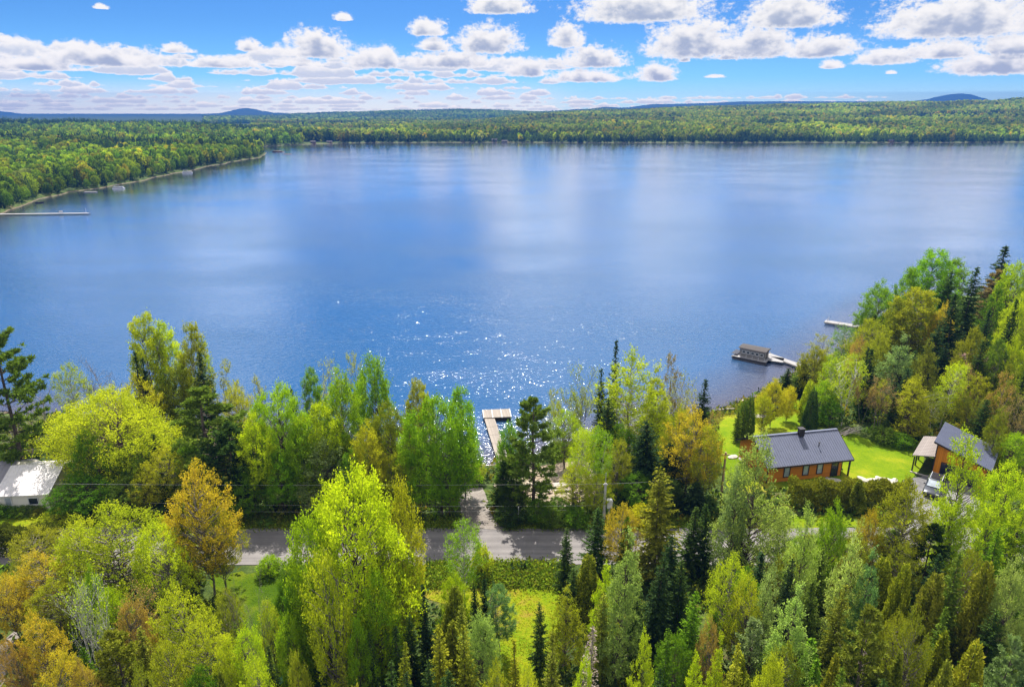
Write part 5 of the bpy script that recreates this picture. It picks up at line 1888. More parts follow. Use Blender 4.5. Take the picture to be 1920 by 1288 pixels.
# ------------------------------------------------------------------ parked car (grey SUV), local +x forward
ca = empty('parked_car', (50.35, 71.5, zg + .07), 'grey sport utility car parked nose out in front of the garage', 'car', None, R(231))


def loft(mb, secs):
    """secs: list of (x, half width bottom, half width top, z0, z1)"""
    vs, fs = [], []
    for x, wb, wt_, z0, z1 in secs:
        vs += [(x, -wb, z0), (x, wb, z0), (x, wb * 1.02, (z0 + z1) / 2), (x, wt_, z1), (x, -wt_, z1), (x, -wb * 1.02, (z0 + z1) / 2)]
    n = 6
    for i in range(len(secs) - 1):
        for k in range(n):
            q = (k + 1) % n
            fs.append((i * n + k, i * n + q, (i + 1) * n + q, (i + 1) * n + k))
    fs.append(tuple(range(n))[::-1])
    fs.append(tuple(range((len(secs) - 1) * n, len(secs) * n)))
    return mb.add(vs, fs)


body = loft(MB(), [(-2.35, .80, .74, .42, 1.02), (-2.25, .90, .84, .32, 1.08), (-1.2, .93, .88, .30, 1.08), (.9, .93, .88, .30, 1.06), (1.9, .91, .82, .32, .98), (2.28, .82, .74, .38, .88), (2.38, .72, .66, .44, .78)])
bo = body.build('body', 'car_paint', ca, .05, True)
cab = loft(MB(), [(-2.18, .80, .70, 1.06, 1.20), (-1.85, .84, .66, 1.06, 1.66), (-1.2, .85, .66, 1.06, 1.72), (-.1, .85, .66, 1.06, 1.70), (.35, .84, .64, 1.05, 1.62), (1.12, .80, .74, 1.03, 1.08)])
cab.build('cabin', 'car_paint', ca, .04, True)
MB().box((-.75, 0, 1.725), (1.5, 1.0, .02)).build('sunroof', 'dark_glass', ca)
MB().add([(.42, -.60, 1.615), (.42, .60, 1.615), (1.10, .72, 1.13), (1.10, -.72, 1.13)], [(0, 1, 2, 3)]).add([(.46, -.60, 1.625), (.46, .60, 1.625), (1.14, .72, 1.14), (1.14, -.72, 1.14)], [(3, 2, 1, 0)]).build('windscreen', 'window_glass', ca)
for sy in (-1, 1):
    q = [(-1.8, sy * .86, 1.12), (.72, sy * .86, 1.12), (.28, sy * .69, 1.58), (-1.7, sy * .69, 1.60)]
    MB().add(q + [(a, b + sy * .02, c) for a, b, c in q], [(0, 1, 2, 3), (7, 6, 5, 4), (0, 4, 5, 1), (1, 5, 6, 2), (2, 6, 7, 3), (3, 7, 4, 0)]).build('side_window', 'dark_glass', ca)
    MB().box((.75, sy * 1.0, 1.12), (.14, .2, .14)).build('mirror', 'car_paint', ca, .03)
    MB().box((2.26, sy * .62, .80), (.16, .32, .13)).build('headlight', 'bleached_metal', ca, .03)
    MB().tube([(-1.7, sy * .62, 1.76), (.2, sy * .62, 1.73)], .025, 6).build('roof_rail', 'bleached_metal', ca)
    for sx in (-1.38, 1.42):
        wl = MB().tube([(sx, sy * .72, .36), (sx, sy * .95, .36)], .36, 18).build('wheel', 'rubber', ca)
        MB().tube([(sx, sy * .94, .36), (sx, sy * .965, .36)], .22, 12).build('rim', 'bleached_metal', wl)
MB().box((2.36, 0, .68), (.08, .8, .2)).build('grille', 'dark_trim', ca, .02)
MB().box((2.38, 0, .46), (.1, 1.3, .12)).build('bumper', 'dark_trim', ca, .03)

# ------------------------------------------------------------------ white house (left)
wh = empty('white_house', (-57.6, 66.9, 3.0), 'white sided house with pale metal roof at the left edge', 'house', None, R(5))
hw = MB()
hw.prism([(0, 0), (7.4, 0), (7.4, 2.3), (3.7, 3.75), (0, 2.3)], 0, 5.2, 'yz')
hw.build('wall', 'white_siding', wh)
rr_ = MB()
roof_sheet(rr_, -.35, 5.6, -.4, 2.24, 3.7, 3.92, .09, .45, .02)
roof_sheet(rr_, -.35, 5.6, 7.8, 2.24, 3.704, 3.92, .09, .45, .02)
rr_.build('roof', 'white_steel', wh)
window(wh, .95, 0, .55, .75, 1.35, 'window_glass', 'window', 'white_paint')
window(wh, 3.6, 0, .8, 1.15, .95, 'dark_glass', 'window', 'white_paint')
hx = MB()
hx.prism([(1.6, 0), (8.2, 0), (8.2, 2.2), (4.9, 3.7), (1.6, 2.2)], -9, -.02, 'yz')
hx.build('wing_wall', 'white_siding', wh)
r2_ = MB()
roof_sheet(r2_, -9.4, -.36, 1.2, 2.14, 4.9, 3.86, .09, .45, .02)
roof_sheet(r2_, -9.4, -.36, 8.6, 2.14, 4.904, 3.86, .09, .45, .02)
r2_.build('wing_roof', 'grey_steel', wh)

# brown roofed cottage on the wooded point
bc_ = on_ground(1788, 702)
bh = empty('brown_cottage', bc_, 'brown roofed cottage half hidden in the wooded point', 'house', None, R(-20))
MB().prism([(-3, 0), (3, 0), (3, 2.3), (0, 3.9), (-3, 2.3)], -4.5, 4.5, 'yz').build('wall', 'brown_wall', bh)
rb = MB()
roof_sheet(rb, -4.8, 4.8, -3.4, 2.22, 0, 4.05, .1, .6, .015)
roof_sheet(rb, -4.8, 4.8, 3.4, 2.22, .004, 4.05, .1, .6, .015)
rb.build('roof', 'red_shingles', bh)
window(bh, 1.5, -3, .8, 1.0, 1.1)

# ------------------------------------------------------------------ docks


def dock(pts_px, width, z, mat, label, rail=False, float_=False, posts=True, seg=3.0):
    a, b = at(*pts_px[0], 0), at(*pts_px[1], 0)
    d = b - a
    L = np.linalg.norm(d[:2])
    ang = math.atan2(d[1], d[0])
    o = empty('dock', (a[0], a[1], 0), label, 'dock', None, ang)
    n = max(1, int(L / seg))
    dk_ = MB()
    for i in range(n):
        dk_.box(((i + .5) * L / n, 0, z), (L / n - .05, width, .12))
    dk_.build('deck', mat, o)
    MB().box((L / 2, -width / 2 - .03, z - .1), (L, .06, .22)).box((L / 2, width / 2 + .03, z - .1), (L, .06, .22)).build('side_beam', 'weathered_wood', o)
    if posts:
        for i in range(0, n + 1, 2):
            for s in (-1, 1):
                MB().tube([(i * L / n, s * (width / 2 + .1), -1.2), (i * L / n, s * (width / 2 + .1), z + .25)], .06, 6).build('post', 'weathered_wood', o)
    return o, L


# L-shaped dock
o, L = dock([(944, 872), (914, 778)], 1.45, .5, 'dock_boards', 'weathered wooden L-shaped dock in the gap between the trees', seg=2.4)
a = at(908, 775, 0)
bw = Matrix.Rotation(-o.rotation_euler.z, 4, 'Z') @ Matrix.Translation(-Vector(o.location))
q1 = bw @ Vector(at(906, 783, 0))
q2 = bw @ Vector(at(957, 781, 0))
cx, cy = (q1 + q2) / 2 * 1, 0
dirv = (q2 - q1)
pa = math.atan2(dirv.y, dirv.x)
cen = (q1 + q2) / 2
pl = MB()
Lp = dirv.length
for i in range(3):
    off = (i - 1) * Lp / 3
    pl.box((cen.x + math.cos(pa) * off, cen.y + math.sin(pa) * off, .62), (Lp / 3 - .12, 3.0, .14), pa)
pl.build('platform', 'dock_boards', o)
pb = MB()
for i in range(4):
    off = (i - 1.5) * Lp / 3
    pb.box((cen.x + math.cos(pa) * off, cen.y + math.sin(pa) * off, .60), (.11, 3.05, .2), pa)
pb.build('platform_joint', 'white_paint', o)
MB().box((cen.x, cen.y, .28), (Lp - .2, 2.7, .5), pa).build('float', 'dark_trim', o)
dock([(1504, 692), (1438, 668)], 1.5, .5, 'grey_dock_boards', 'grey jetty leading from the shore to the houseboat')
o2, L2 = dock([(1628, 619), (1546, 606)], 1.9, .5, 'grey_dock_boards', 'pale jetty reaching out from the wooded point')
for s in (-1, 1):
    MB().tube([(L2 - .6, s * .8, .5), (L2 - .6, s * .8, 1.5)], .05, 6).build('ladder_rail', 'bleached_metal', o2)
o3, L3 = dock([(-8, 404), (167, 402)], 2.2, .55, 'grey_dock_boards', 'long thin pale dock reaching from the far left shore', seg=4)
MB().box((L3 * .69, .6, 1.0), (1.6, .5, .1)).box((L3 * .69, .9, 1.35), (1.6, .1, .7)).build('bench', 'white_paint', o3)
MB().tube([(L3 - 1.5, .7, .5), (L3 - 1.5, .7, 2.6)], .08, 6).build('mooring_post', 'white_paint', o3)

# ------------------------------------------------------------------ houseboat
hb_a, hb_b = at(1384, 672, 0), at(1442, 684, 0)
dv = hb_b - hb_a
hb = empty('houseboat', tuple((hb_a + hb_b) / 2 + np.array([.1, 1.3, 0])), 'dark-hulled houseboat with long low cabin moored at the grey jetty', 'houseboat', None, math.atan2(dv[1], dv[0]))
HL = float(np.linalg.norm(dv)) * 1.04
for s in (-1, 1):
    h_ = MB()
    h_.prism([(-HL / 2 - .4, .45), (-HL / 2, -.25), (HL / 2, -.25), (HL / 2, .5), (-HL / 2 - .4, .5)], s * 1.35 - .45, s * 1.35 + .45, 'xz')
    h_.build('pontoon', 'grey_steel', hb, .06)
MB().box((0, 0, .56), (HL + .3, 3.9, .12)).build('deck', 'grey_dock_boards', hb)
MB().box((.1, -1.95, .40), (HL + .2, .06, .34)).box((.1, 1.95, .40), (HL + .2, .06, .34)).build('hull_band', 'dark_trim', hb)
cl = HL * .78
MB().box((.25, .25, 1.42), (cl, 2.5, 1.6)).build('cabin', 'cream_wall', hb)
rt = MB().prism([(-1.5, 2.22), (1.5, 2.22), (1.35, 2.36), (0, 2.46), (-1.35, 2.36)], -cl / 2 - .25, cl / 2 + .25, 'yz')
rt.v = [(v[0] + .25, v[1] + .25, v[2]) for v in rt.v]
rt.build('roof', 'boat_roof', hb)
for k, xx in enumerate(np.linspace(-cl / 2 + .8, cl / 2 - .6, 5)):
    window(hb, .25 + xx, .25 - 1.25, 1.25, .7, .6, 'dark_glass', 'window', 'white_paint')
MB().box((.25 + cl / 2 + .03, .25, 1.35), (.06, .7, 1.4)).build('door', 'dark_trim', hb)
MB().box((.25 - cl / 2 - .9, 0, .9), (1.2, 2.8, .04)).build('bow_cover', 'dark_fabric', hb)
MB().box((HL / 2 + 1.2, 1.3, .5), (2.6, 2.6, .12), .2).build('swim_platform', 'grey_dock_boards', hb)
for xx in np.linspace(-HL / 2 + .2, HL / 2 - .2, 6):
    MB().tube([(xx, -1.85, .6), (xx, -1.85, 1.25)], .03, 6).build('rail_post', 'bleached_metal', hb)


def pontoon_boat(u, v, ang, label, s=1.0):
    p = at(u, v, 0)
    o = empty('pontoon_boat', p, label, 'boat', 'small boats along the far left shore', ang)
    for sy in (-1, 1):
        MB().tube([(-3.2 * s, sy * .9 * s, .1), (2.8 * s, sy * .9 * s, .1), (3.4 * s, sy * .9 * s, .35)], .38 * s, 8).build('pontoon', 'bleached_metal', o)
    MB().box((0, 0, .55 * s), (6.2 * s, 2.6 * s, .14)).build('deck', 'grey_dock_boards', o)
    MB().box((0, -1.25 * s, .95 * s), (5.4 * s, .08, .7 * s)).box((0, 1.25 * s, .95 * s), (5.4 * s, .08, .7 * s)).box((2.7 * s, 0, .95 * s), (.08, 2.5 * s, .7 * s)).build('fence', 'white_paint', o)
    MB().box((-1.6 * s, .5 * s, .95 * s), (1.8 * s, .8 * s, .6 * s)).box((1.4 * s, -.5 * s, .95 * s), (1.8 * s, .8 * s, .6 * s)).build('seat', 'white_paint', o)
    MB().box((-.9 * s, 0, 2.3 * s), (2.6 * s, 2.3 * s, .12)).build('canopy', 'dark_fabric', o)
    for sx in (-2.1, .3):
        for sy in (-1.1, 1.1):
            MB().tube([(sx * s, sy * s, .6 * s), (sx * s, sy * s, 2.3 * s)], .04, 5).build('canopy_post', 'bleached_metal', o)


pontoon_boat(222, 354, .25, 'white pontoon boat moored off the left shore nearer the long dock', 1.0)
pontoon_boat(351, 325, .4, 'white pontoon boat farther along the left shore', 1.15)
p = at(74, 381, 0)
rbt = empty('rowing_boat', p, 'small dark rowing boat on the water above the long dock', 'boat', None, .5)
hull = MB()
secs = [(-1.9, .5, .15), (-.8, .75, .0), (.6, .72, .0), (1.7, .35, .1), (2.2, .05, .3)]
vs, fs = [], []
for x_, wd2, zb2 in secs:
    vs += [(x_, -wd2, .55), (x_, -wd2 * .6, zb2 - .1), (x_, wd2 * .6, zb2 - .1), (x_, wd2, .55), (x_, wd2 * .8, .5), (x_, wd2 * .5, zb2 + .06), (x_, -wd2 * .5, zb2 + .06), (x_, -wd2 * .8, .5)]
for i in range(len(secs) - 1):
    for k in range(8):
        q = (k + 1) % 8
        fs.append((i * 8 + k, i * 8 + q, i * 8 + 8 + q, i * 8 + 8 + k))
fs += [tuple(range(8))[::-1], tuple(range(32, 40))]
hull.add(vs, fs).build('hull', 'dark_fabric', rbt)
MB().box((-.2, 0, .42), (.3, 1.2, .06)).build('bench', 'weathered_wood', rbt)
p = at(170, 361, 0)
tag(MB().box((0, 0, .2), (7.0, 2.0, .35)).box((0, 0, .42), (6.6, 1.8, .06)).build('swim_raft', 'grey_dock_boards', None, .03, loc=p, rz=.1), 'low pale raft lying close to the left shore', 'raft')
for u, v, s, lab in [(520, 285.5, 5.5, 'larger brown rock islet off the point of the left shore'), (537, 289.5, 4.0, 'smaller low rock beside the islet off the point')]:
    p = at(u, v, 0)
    b = MB()
    b.ball((0, 0, .1), (s, s * .7, 1.5 if s > 5 else .5), int(u), .3).ball((s * .9, .5, 0), (s * .6, s * .4, .6), int(u) + 1, .3)
    tag(b.build('rock_islet', 'rock', None, loc=p, smooth=True), lab, 'rock', 'rocks off the left point')

# far shore cottages
for i, (u, v, w_, h_, wall, roof_, lab) in enumerate([
        (727, 266, 11, 5.2, 'white_paint', 'white_steel', 'pale cottage alone on the far shore left of centre'),
        (927, 267, 10, 5.0, 'cream_wall', 'grey_steel', 'grey roofed cottage on the far shore, left of the close pair'),
        (946, 268, 11, 3.4, 'white_paint', 'white_steel', 'low pale boathouse on the far shore, right of the close pair'),
        (582, 270.5, 9, 4.2, 'red_shingles', 'red_shingles', 'small brown cottage on the far shore just behind the left point'),
        (613, 269.5, 10, 3.0, 'white_paint', 'grey_steel', 'low brown boathouse right of the other small brown far cottage'),
        (885, 267.5, 8, 4.0, 'cream_wall', 'grey_steel', 'small brown cottage on the far shore between dark firs'),
        (866, 267.5, 7, 3.6, 'brown_wall', 'grey_steel', 'smallest brown cottage on the far shore, left of the pale pair'),
        (1088, 268, 8, 3.8, 'white_paint', 'grey_steel', 'tiny pale cottage on the far shore right of centre'),
        (1680, 268, 9, 4.2, 'white_paint', 'grey_steel', 'tiny brown cottage on the distant right shore')]):
    p = at(u, v - .8, 1.0)
    p[1] += 15 if i in (3, 4, 5, 6, 7, 8) else 8
    o = empty('lakeshore_cottage', (p[0], p[1], .9), lab, 'house', 'cottages on the far shore', R(5 * (i % 5) - 10))
    w_, h_, roof_ = w_ * .75, h_ * .85, 'grey_steel'
    wall, roof_ = ('cream_wall' if i in (1, 2, 7) else 'brown_wall' if i else 'cream_wall'), 'boat_roof' if i else 'grey_steel'
    MB().prism([(-3, -.8), (3, -.8), (3, h_ * .58), (0, h_), (-3, h_ * .58)], -w_ / 2, w_ / 2, 'yz').build('wall', wall, o)
    r = MB()
    roof_sheet(r, -w_ / 2 - .5, w_ / 2 + .5, -3.6, h_ * .56, 0, h_ + .25, .12, 5, .01)
    roof_sheet(r, -w_ / 2 - .5, w_ / 2 + .5, 3.6, h_ * .56, .01, h_ + .25, .12, 5, .01)
    r.build('roof', roof_, o)
    for xx in (-w_ * .25, w_ * .25):
        MB().box((xx, -3.03, h_ * .3), (1.4, .08, 1.2)).build('window', 'dark_glass', o)
# cottage glimpsed in the left woods
for u, v, lab in [(402, 301, 'small white cottage peeking from the left shore woods near the point')]:
    p = on_ground(u, v)
    o = empty('lakeshore_cottage', p, lab, 'house', None, .5)
    MB().prism([(-2.5, -.5), (2.5, -.5), (2.5, 2.6), (0, 4.2), (-2.5, 2.6)], -3, 3, 'yz').build('wall', 'white_paint', o)
    r = MB()
    roof_sheet(r, -3.4, 3.4, -2.9, 2.5, 0, 4.35, .12, 5, .01)
    roof_sheet(r, -3.4, 3.4, 2.9, 2.5, .01, 4.35, .12, 5, .01)
    r.build('roof', 'grey_steel', o)

# ------------------------------------------------------------------ utility poles, wires, small things
pa_ = np.array([at(1135, 908, 8.4)[0] * 1.0, 65.0, 3.0])
d_ = ray(1135.5, 906)
pt_ = np.array([0, 0, CZ]) + d_ * (65.0 / d_[1])
pa_ = np.array([pt_[0], 65.0, 2.9])
hP = pt_[2] - 2.9
o = empty('utility_pole', pa_, 'pale grey utility pole at the far side of the road', 'pole')
MB().tube([(0, 0, -.3), (0, 0, hP)], .17, 10, .13).build('shaft', 'pole_wood', o)
MB().tube([(0, 0, hP), (0, 0, hP + 1.3)], .035, 6).build('mast', 'wire', o)
MB().box((0, 0, hP - .15), (.5, .12, .1)).build('bracket', 'wire', o)
o = empty('meter_box', (pa_[0] + .55, 65.1, 2.9), 'white box on a short post beside the grey utility pole', 'utility box')
MB().tube([(0, 0, -.2), (0, 0, 2.0)], .06, 8).build('post', 'pole_wood', o)
MB().box((0, -.1, 2.35), (.58, .42, .85)).build('cabinet', 'white_paint', o, .04)
MB().prism([(-.33, 2.78), (.33, 2.78), (.2, 2.93), (-.2, 2.93)], -.35, .15, 'xz').build('lid', 'white_paint', o)
d_ = ray(1361, 848)
ptB = np.array([0, 0, CZ]) + d_ * (70.0 / d_[1])
o = empty('wooden_pole', (ptB[0], 70.0, 2.8), 'brown wooden utility pole between the orange tree and the cottage', 'pole')
MB().tube([(0, 0, -.3), (0, 0, ptB[2] - 2.8)], .16, 9, .12).build('shaft', 'brown_pole_wood', o)
MB().box((0, 0, ptB[2] - 3.1), (.9, .1, .12)).build('crossarm', 'brown_pole_wood', o)
o = empty('marker_post', on_ground(972, 985), 'thin pale post standing on the verge beside the driveway', 'post')
MB().tube([(0, 0, -.2), (0, 0, 2.3)], .05, 7).build('shaft', 'pole_wood', o)
MB().box((0, 0, 2.32), (.12, .12, .06)).build('cap', 'bleached_metal', o)


def wire(a, b, sag, label, r=.010):
    a, b = np.array(a, float), np.array(b, float)
    t = np.linspace(0, 1, 24)[:, None]
    P = a + (b - a) * t
    P[:, 2] -= (sag * 4 * t * (1 - t))[:, 0]
    tag(MB().tube([tuple(p) for p in P], r, 4).build('power_line', 'wire'), label, 'power line', 'overhead lines by the road')


wire((-60, 65, pt_[2] + .1), (pt_[0], 65, pt_[2] - .05), .25, 'highest overhead line running left from the grey utility pole')
wire((pt_[0], 65, pt_[2] - .05), (ptB[0], 70, ptB[2] - .6 - 2.0), .3, 'overhead line running right from the grey pole to the brown pole')
wire((-40, 65.2, 5.3), (pt_[0], 65, 5.1), .25, 'upper of the two low lines left of the grey pole')
wire((-40, 65.1, 4.4), (pt_[0] - 4.2, 65, 4.5), .2, 'lower of the two low lines left of the grey pole')

# picnic table in the sandy yard
o = empty('picnic_table', on_ground(1052, 918), 'weathered picnic table on the bare sandy yard', 'table', None, .1)
MB().box((0, 0, .75), (1.9, .85, .07)).build('tabletop', 'weathered_wood', o)
for s in (-1, 1):
    MB().box((0, s * .8, .45), (1.9, .3, .06)).build('bench', 'weathered_wood', o)
    MB().box((s * .7, 0, .38), (.08, 1.7, .08)).box((s * .7, .42, .38), (.08, .08, .8), 0, 0, .45).box((s * .7, -.42, .38), (.08, .08, .8), 0, 0, -.45).build('frame', 'weathered_wood', o)
o = empty('wooden_chair', on_ground(1030, 924), 'weathered wooden chair left of the picnic table', 'chair', None, .7)
chair(o, 'weathered_wood', 1.1)
# lakeside seats on the cottage lawn
for u, v, m_, rz, lab in [(1428, 777, 'blue_fabric', 2.6, 'blue and white lawn chair beside the paired cone cedars'), (1439, 777, 'dark_fabric', 3.2, 'dark lawn chair, middle of the three lakeside seats'), (1450, 777, 'dark_fabric', 3.6, 'dark navy lawn chair right of the three lakeside seats')]:
    o = empty('lawn_chair', on_ground(u, v), lab, 'chair', 'lakeside lawn chairs', rz)
    chair(o, m_, 1.35)
tag(MB().box((0, 0, .06), (3.4, 1.2, .14)).build('patio_slab', 'limestone', None, .02, loc=on_ground(1428, 781)), 'pale slab under the lakeside lawn chairs', 'slab')
# driftwood and pier remains
p = on_ground(1363, 772)
tag(MB().tube([(-1.3, 0, .15), (0, .1, .22), (1.4, -.1, .3)], .2, 7, .12).build('driftwood_log', 'weathered_wood', None, loc=p + [0, .4, 0], rz=.15), 'pale driftwood log on the beach left of the cottage lawn', 'log')
p = at(1386, 757, 0)
o = empty('pier_crib', p, 'short broken wooden pier crib at the water edge', 'pier', None, .35)
MB().box((1.2, 0, .35), (3.0, 1.1, .16)).build('deck', 'weathered_wood', o)
MB().box((0, 0, .1), (.9, 1.2, .7)).build('crib', 'dark_trim', o)
# dead branches beside the white trunked birch
bp = MB()
r9 = random.Random(9)
for i in range(16):
    a0 = r9.uniform(-.5, .5)
    bp.tube([(r9.uniform(-1.2, -.4), r9.uniform(-.6, .6), .1), (r9.uniform(0, .4), r9.uniform(-.6, .6), r9.uniform(.5, 1.0)), (r9.uniform(.8, 1.6), r9.uniform(-.7, .7), r9.uniform(.6, 1.7))], .06, 5, .025)
tag(bp.build('branch_pile', 'weathered_wood', None, loc=on_ground(1590, 815)), 'pile of bleached dead branches at the foot of the white birch', 'branches')
# teal slide
o = empty('garden_slide', on_ground(556, 1262) + np.array([0, 0, 0]), 'teal slide half hidden between trees at the bottom', 'slide', None, R(40))
MB().prism([(-1.6, .15), (-1.1, .2), (1.0, 1.55), (1.4, 1.55), (1.4, 1.47), (1.0, 1.45), (-1.1, .1), (-1.6, .05)], -.3, .3, 'xz').build('chute', 'teal_plastic', o)
for s in (-1, 1):
    MB().tube([(1.35, s * .35, 0), (1.25, s * .3, 2.2)], .05, 6).build('post', 'teal_plastic', o)
for k in range(4):
    MB().box((1.33, 0, .3 + .35 * k), (.08, .6, .05)).build('rung', 'bleached_metal', o)

# ------------------------------------------------------------------ haze
m, nt, out = new_mat('haze')
vol = nt.node('ShaderNodeVolumePrincipled', {'Color': (.026, .135, .47, 1), 'Density': 2.0e-4, 'Anisotropy': .0})
nt.l.new(vol.outputs[0], out.inputs['Volume'])
HZ = bpy.data.objects.new('haze', MB().box((0, 4650, 128.5), (23000, 9800, 265)).mesh('haze', 'haze'))
link(HZ)
tag(HZ, 'thin blue haze over the lake and hills', 'haze', kind='stuff')

# ------------------------------------------------------------------ sun and sky
SUN_EL, SUN_AZ = 57.0, -4.0      # azimuth measured from +y (view direction), positive to the right
sd = bpy.data.lights.new('sun', 'SUN')
sd.energy, sd.angle, sd.color = 5.0, R(.53), (1, .955, .88)
so = link(bpy.data.objects.new('sun', sd))
sdir = Vector((math.sin(R(SUN_AZ)) * math.cos(R(SUN_EL)), math.cos(R(SUN_AZ)) * math.cos(R(SUN_EL)), math.sin(R(SUN_EL))))
so.rotation_euler = sdir.to_track_quat('Z', 'Y').to_euler()
so.location = sdir * 500

wld = bpy.data.worlds.new('World')
SC.world = wld
wld.use_nodes = True
wld.node_tree.nodes.clear()
nt = NT(wld.node_tree)
wout = nt.node('ShaderNodeOutputWorld')
sky = nt.node('ShaderNodeTexSky', sky_type='NISHITA', sun_disc=False, sun_elevation=R(SUN_EL), sun_rotation=R(SUN_AZ), altitude=300.0, air_density=1.0, dust_density=.3, ozone_density=2.5)
tcv = nt.node('ShaderNodeTexCoord').outputs['Generated']
dirn = nt.vm('NORMALIZE', tcv)
sep = nt.node('ShaderNodeSeparateXYZ', {0: dirn})
az_ = nt.m('MULTIPLY', nt.m('ARCTAN2', sep.outputs['X'], sep.outputs['Y']), 57.2958)
el_ = nt.m('MULTIPLY', nt.m('ARCSINE', sep.outputs['Z']), 57.2958)


def px_ae(u, v):
    d = ray(u, v)
    return math.degrees(math.atan2(d[0], d[1])), math.degrees(math.asin(d[2] / np.linalg.norm(d)))


PXDEG = 22.3
# cumulus seen in the photograph: (u, v of flat base, half width px, height px)
CL = [(190, 16, 14, 9), (6, 78, 22, 13), (331, 97, 34, 16), (468, 93, 27, 22), (596, 101, 78, 50), (645, 37, 22, 14), (803, 62, 44, 31), (815, 92, 46, 22), (915, 92, 78, 52), (935, 20, 75, 40),
      (1064, 82, 42, 42), (1112, 121, 80, 40), (1205, 31, 158, 62), (1478, 42, 100, 62), (1298, 97, 106, 72), (1415, 98, 96, 56), (1535, 101, 84, 38), (1660, 116, 60, 28), (1800, 56, 160, 70), (1768, 104, 74, 32),
      (1870, 132, 96, 44), (1900, 96, 60, 40), (1365, 110, 22, 10), (1560, 126, 22, 17), (1340, 145, 20, 7), (1232, 148, 44, 38), (1100, 150, 90, 26), (1285, 115, 12, 9), (1670, 138, 12, 7), (190, 118, 130, 34), (60, 128, 90, 24), (420, 124, 90, 20), (700, 122, 70, 38), (560, 122, 60, 16), (850, 122, 110, 34), (990, 138, 60, 34)]
BL = []
for u, v, hw_, hh_ in CL:
    a, e = px_ae(u, v)
    BL.append((a, e, hw_ / PXDEG, hh_ / PXDEG))
# clouds above the frame, known from the lake's reflections: (azimuth, elevation, half width, height)
BL += [(2.0, 9.0, 5.5, 6.5), (-23.0, 11.6, 6.0, 4.2), (-33, 14.5, 7, 4), (13, 11.8, 6.0, 5.5), (29, 9.8, 9, 4.5), (37, 13, 7, 5), (4, 17, 8, 6), (13, 20, 7, 5), (-22, 16, 6, 3.5), (-7, 25, 7, 4), (24, 18, 9, 6), (-28, 23, 8, 5), (-40, 33, 14, 8), (20, 34, 16, 8)]

grp = bpy.data.node_groups.new('cloud_density', 'ShaderNodeTree')
grp.interface.new_socket('Az', in_out='INPUT', socket_type='NodeSocketFloat')
grp.interface.new_socket('El', in_out='INPUT', socket_type='NodeSocketFloat')
grp.interface.new_socket('Density', in_out='OUTPUT', socket_type='NodeSocketFloat')
grp.interface.new_socket('Soft', in_out='OUTPUT', socket_type='NodeSocketFloat')
gt = NT(grp)
gi = gt.node('NodeGroupInput')
go = gt.node('NodeGroupOutput')
A_, E_ = gi.outputs['Az'], gi.outputs['El']
vec = gt.node('ShaderNodeCombineXYZ', {'X': A_, 'Y': E_}).outputs[0]
best = None
for a, e, sw, shh in BL:
    q = gt.vm('MULTIPLY', gt.vm('SUBTRACT', vec, (a, e, 0)), (1 / sw, 1 / shh, 0))
    q = gt.vm('MAXIMUM', q, gt.vm('MULTIPLY', q, (-1, -4.5, 0)))
    ln = gt.vm('LENGTH', q)
    best = ln if best is None else gt.m('SMOOTH_MIN', best, ln, .05)
blob = gt.m('SUBTRACT', 1.0, best)
# billows: finer towards the horizon
Ec = gt.m('MAXIMUM', E_, 0.0)
sc_ = gt.m('DIVIDE', 1.0, gt.m('ADD', gt.m('MULTIPLY', Ec, .10), .30))
nv = gt.node('ShaderNodeCombineXYZ', {'X': gt.m('MULTIPLY', A_, .9), 'Y': gt.m('MULTIPLY', E_, 1.25)}).outputs[0]
n1 = gt.noise(nv, 1.0, 7.0, .58, .15)
n2 = gt.noise(nv, 3.0, 7.0, .62, .2)
lump = gt.m('ADD', gt.m('MULTIPLY', gt.m('SUBTRACT', n1, .60), .95), gt.m('MULTIPLY', gt.m('SUBTRACT', n2, .5), .75))
dA = gt.m('ADD', blob, lump)
gt.l.new(dA, go.inputs[0])
nS = gt.noise(nv, 1.0, 2.5, .45, .15)
gt.l.new(gt.m('ADD', blob, gt.m('MULTIPLY', gt.m('SUBTRACT', nS, .56), 1.5)), go.inputs[1])


def cdens(a, e):
    g = nt.node('ShaderNodeGroup', node_tree=grp)
    nt.l.new(a, g.inputs[0])
    nt.l.new(e, g.inputs[1])
    return g.outputs


D0 = cdens(az_, el_)[0]
off = nt.ss(el_, 0, 8, .25, .50)
D1 = cdens(az_, nt.m('ADD', el_, off))[1]
alpha = nt.ss(D0, .0, .38)
alpha = nt.m('MULTIPLY', alpha, nt.ss(el_, -.5, .6, .75, 1.0))
shade = nt.m('MULTIPLY', nt.ss(D1, .08, .80), nt.ss(D0, .1, .75))
WHITE, GREY = (1.0, .99, .975, 1), (.44, .52, .67, 1)
cl_c = nt.mix(shade, WHITE, GREY)
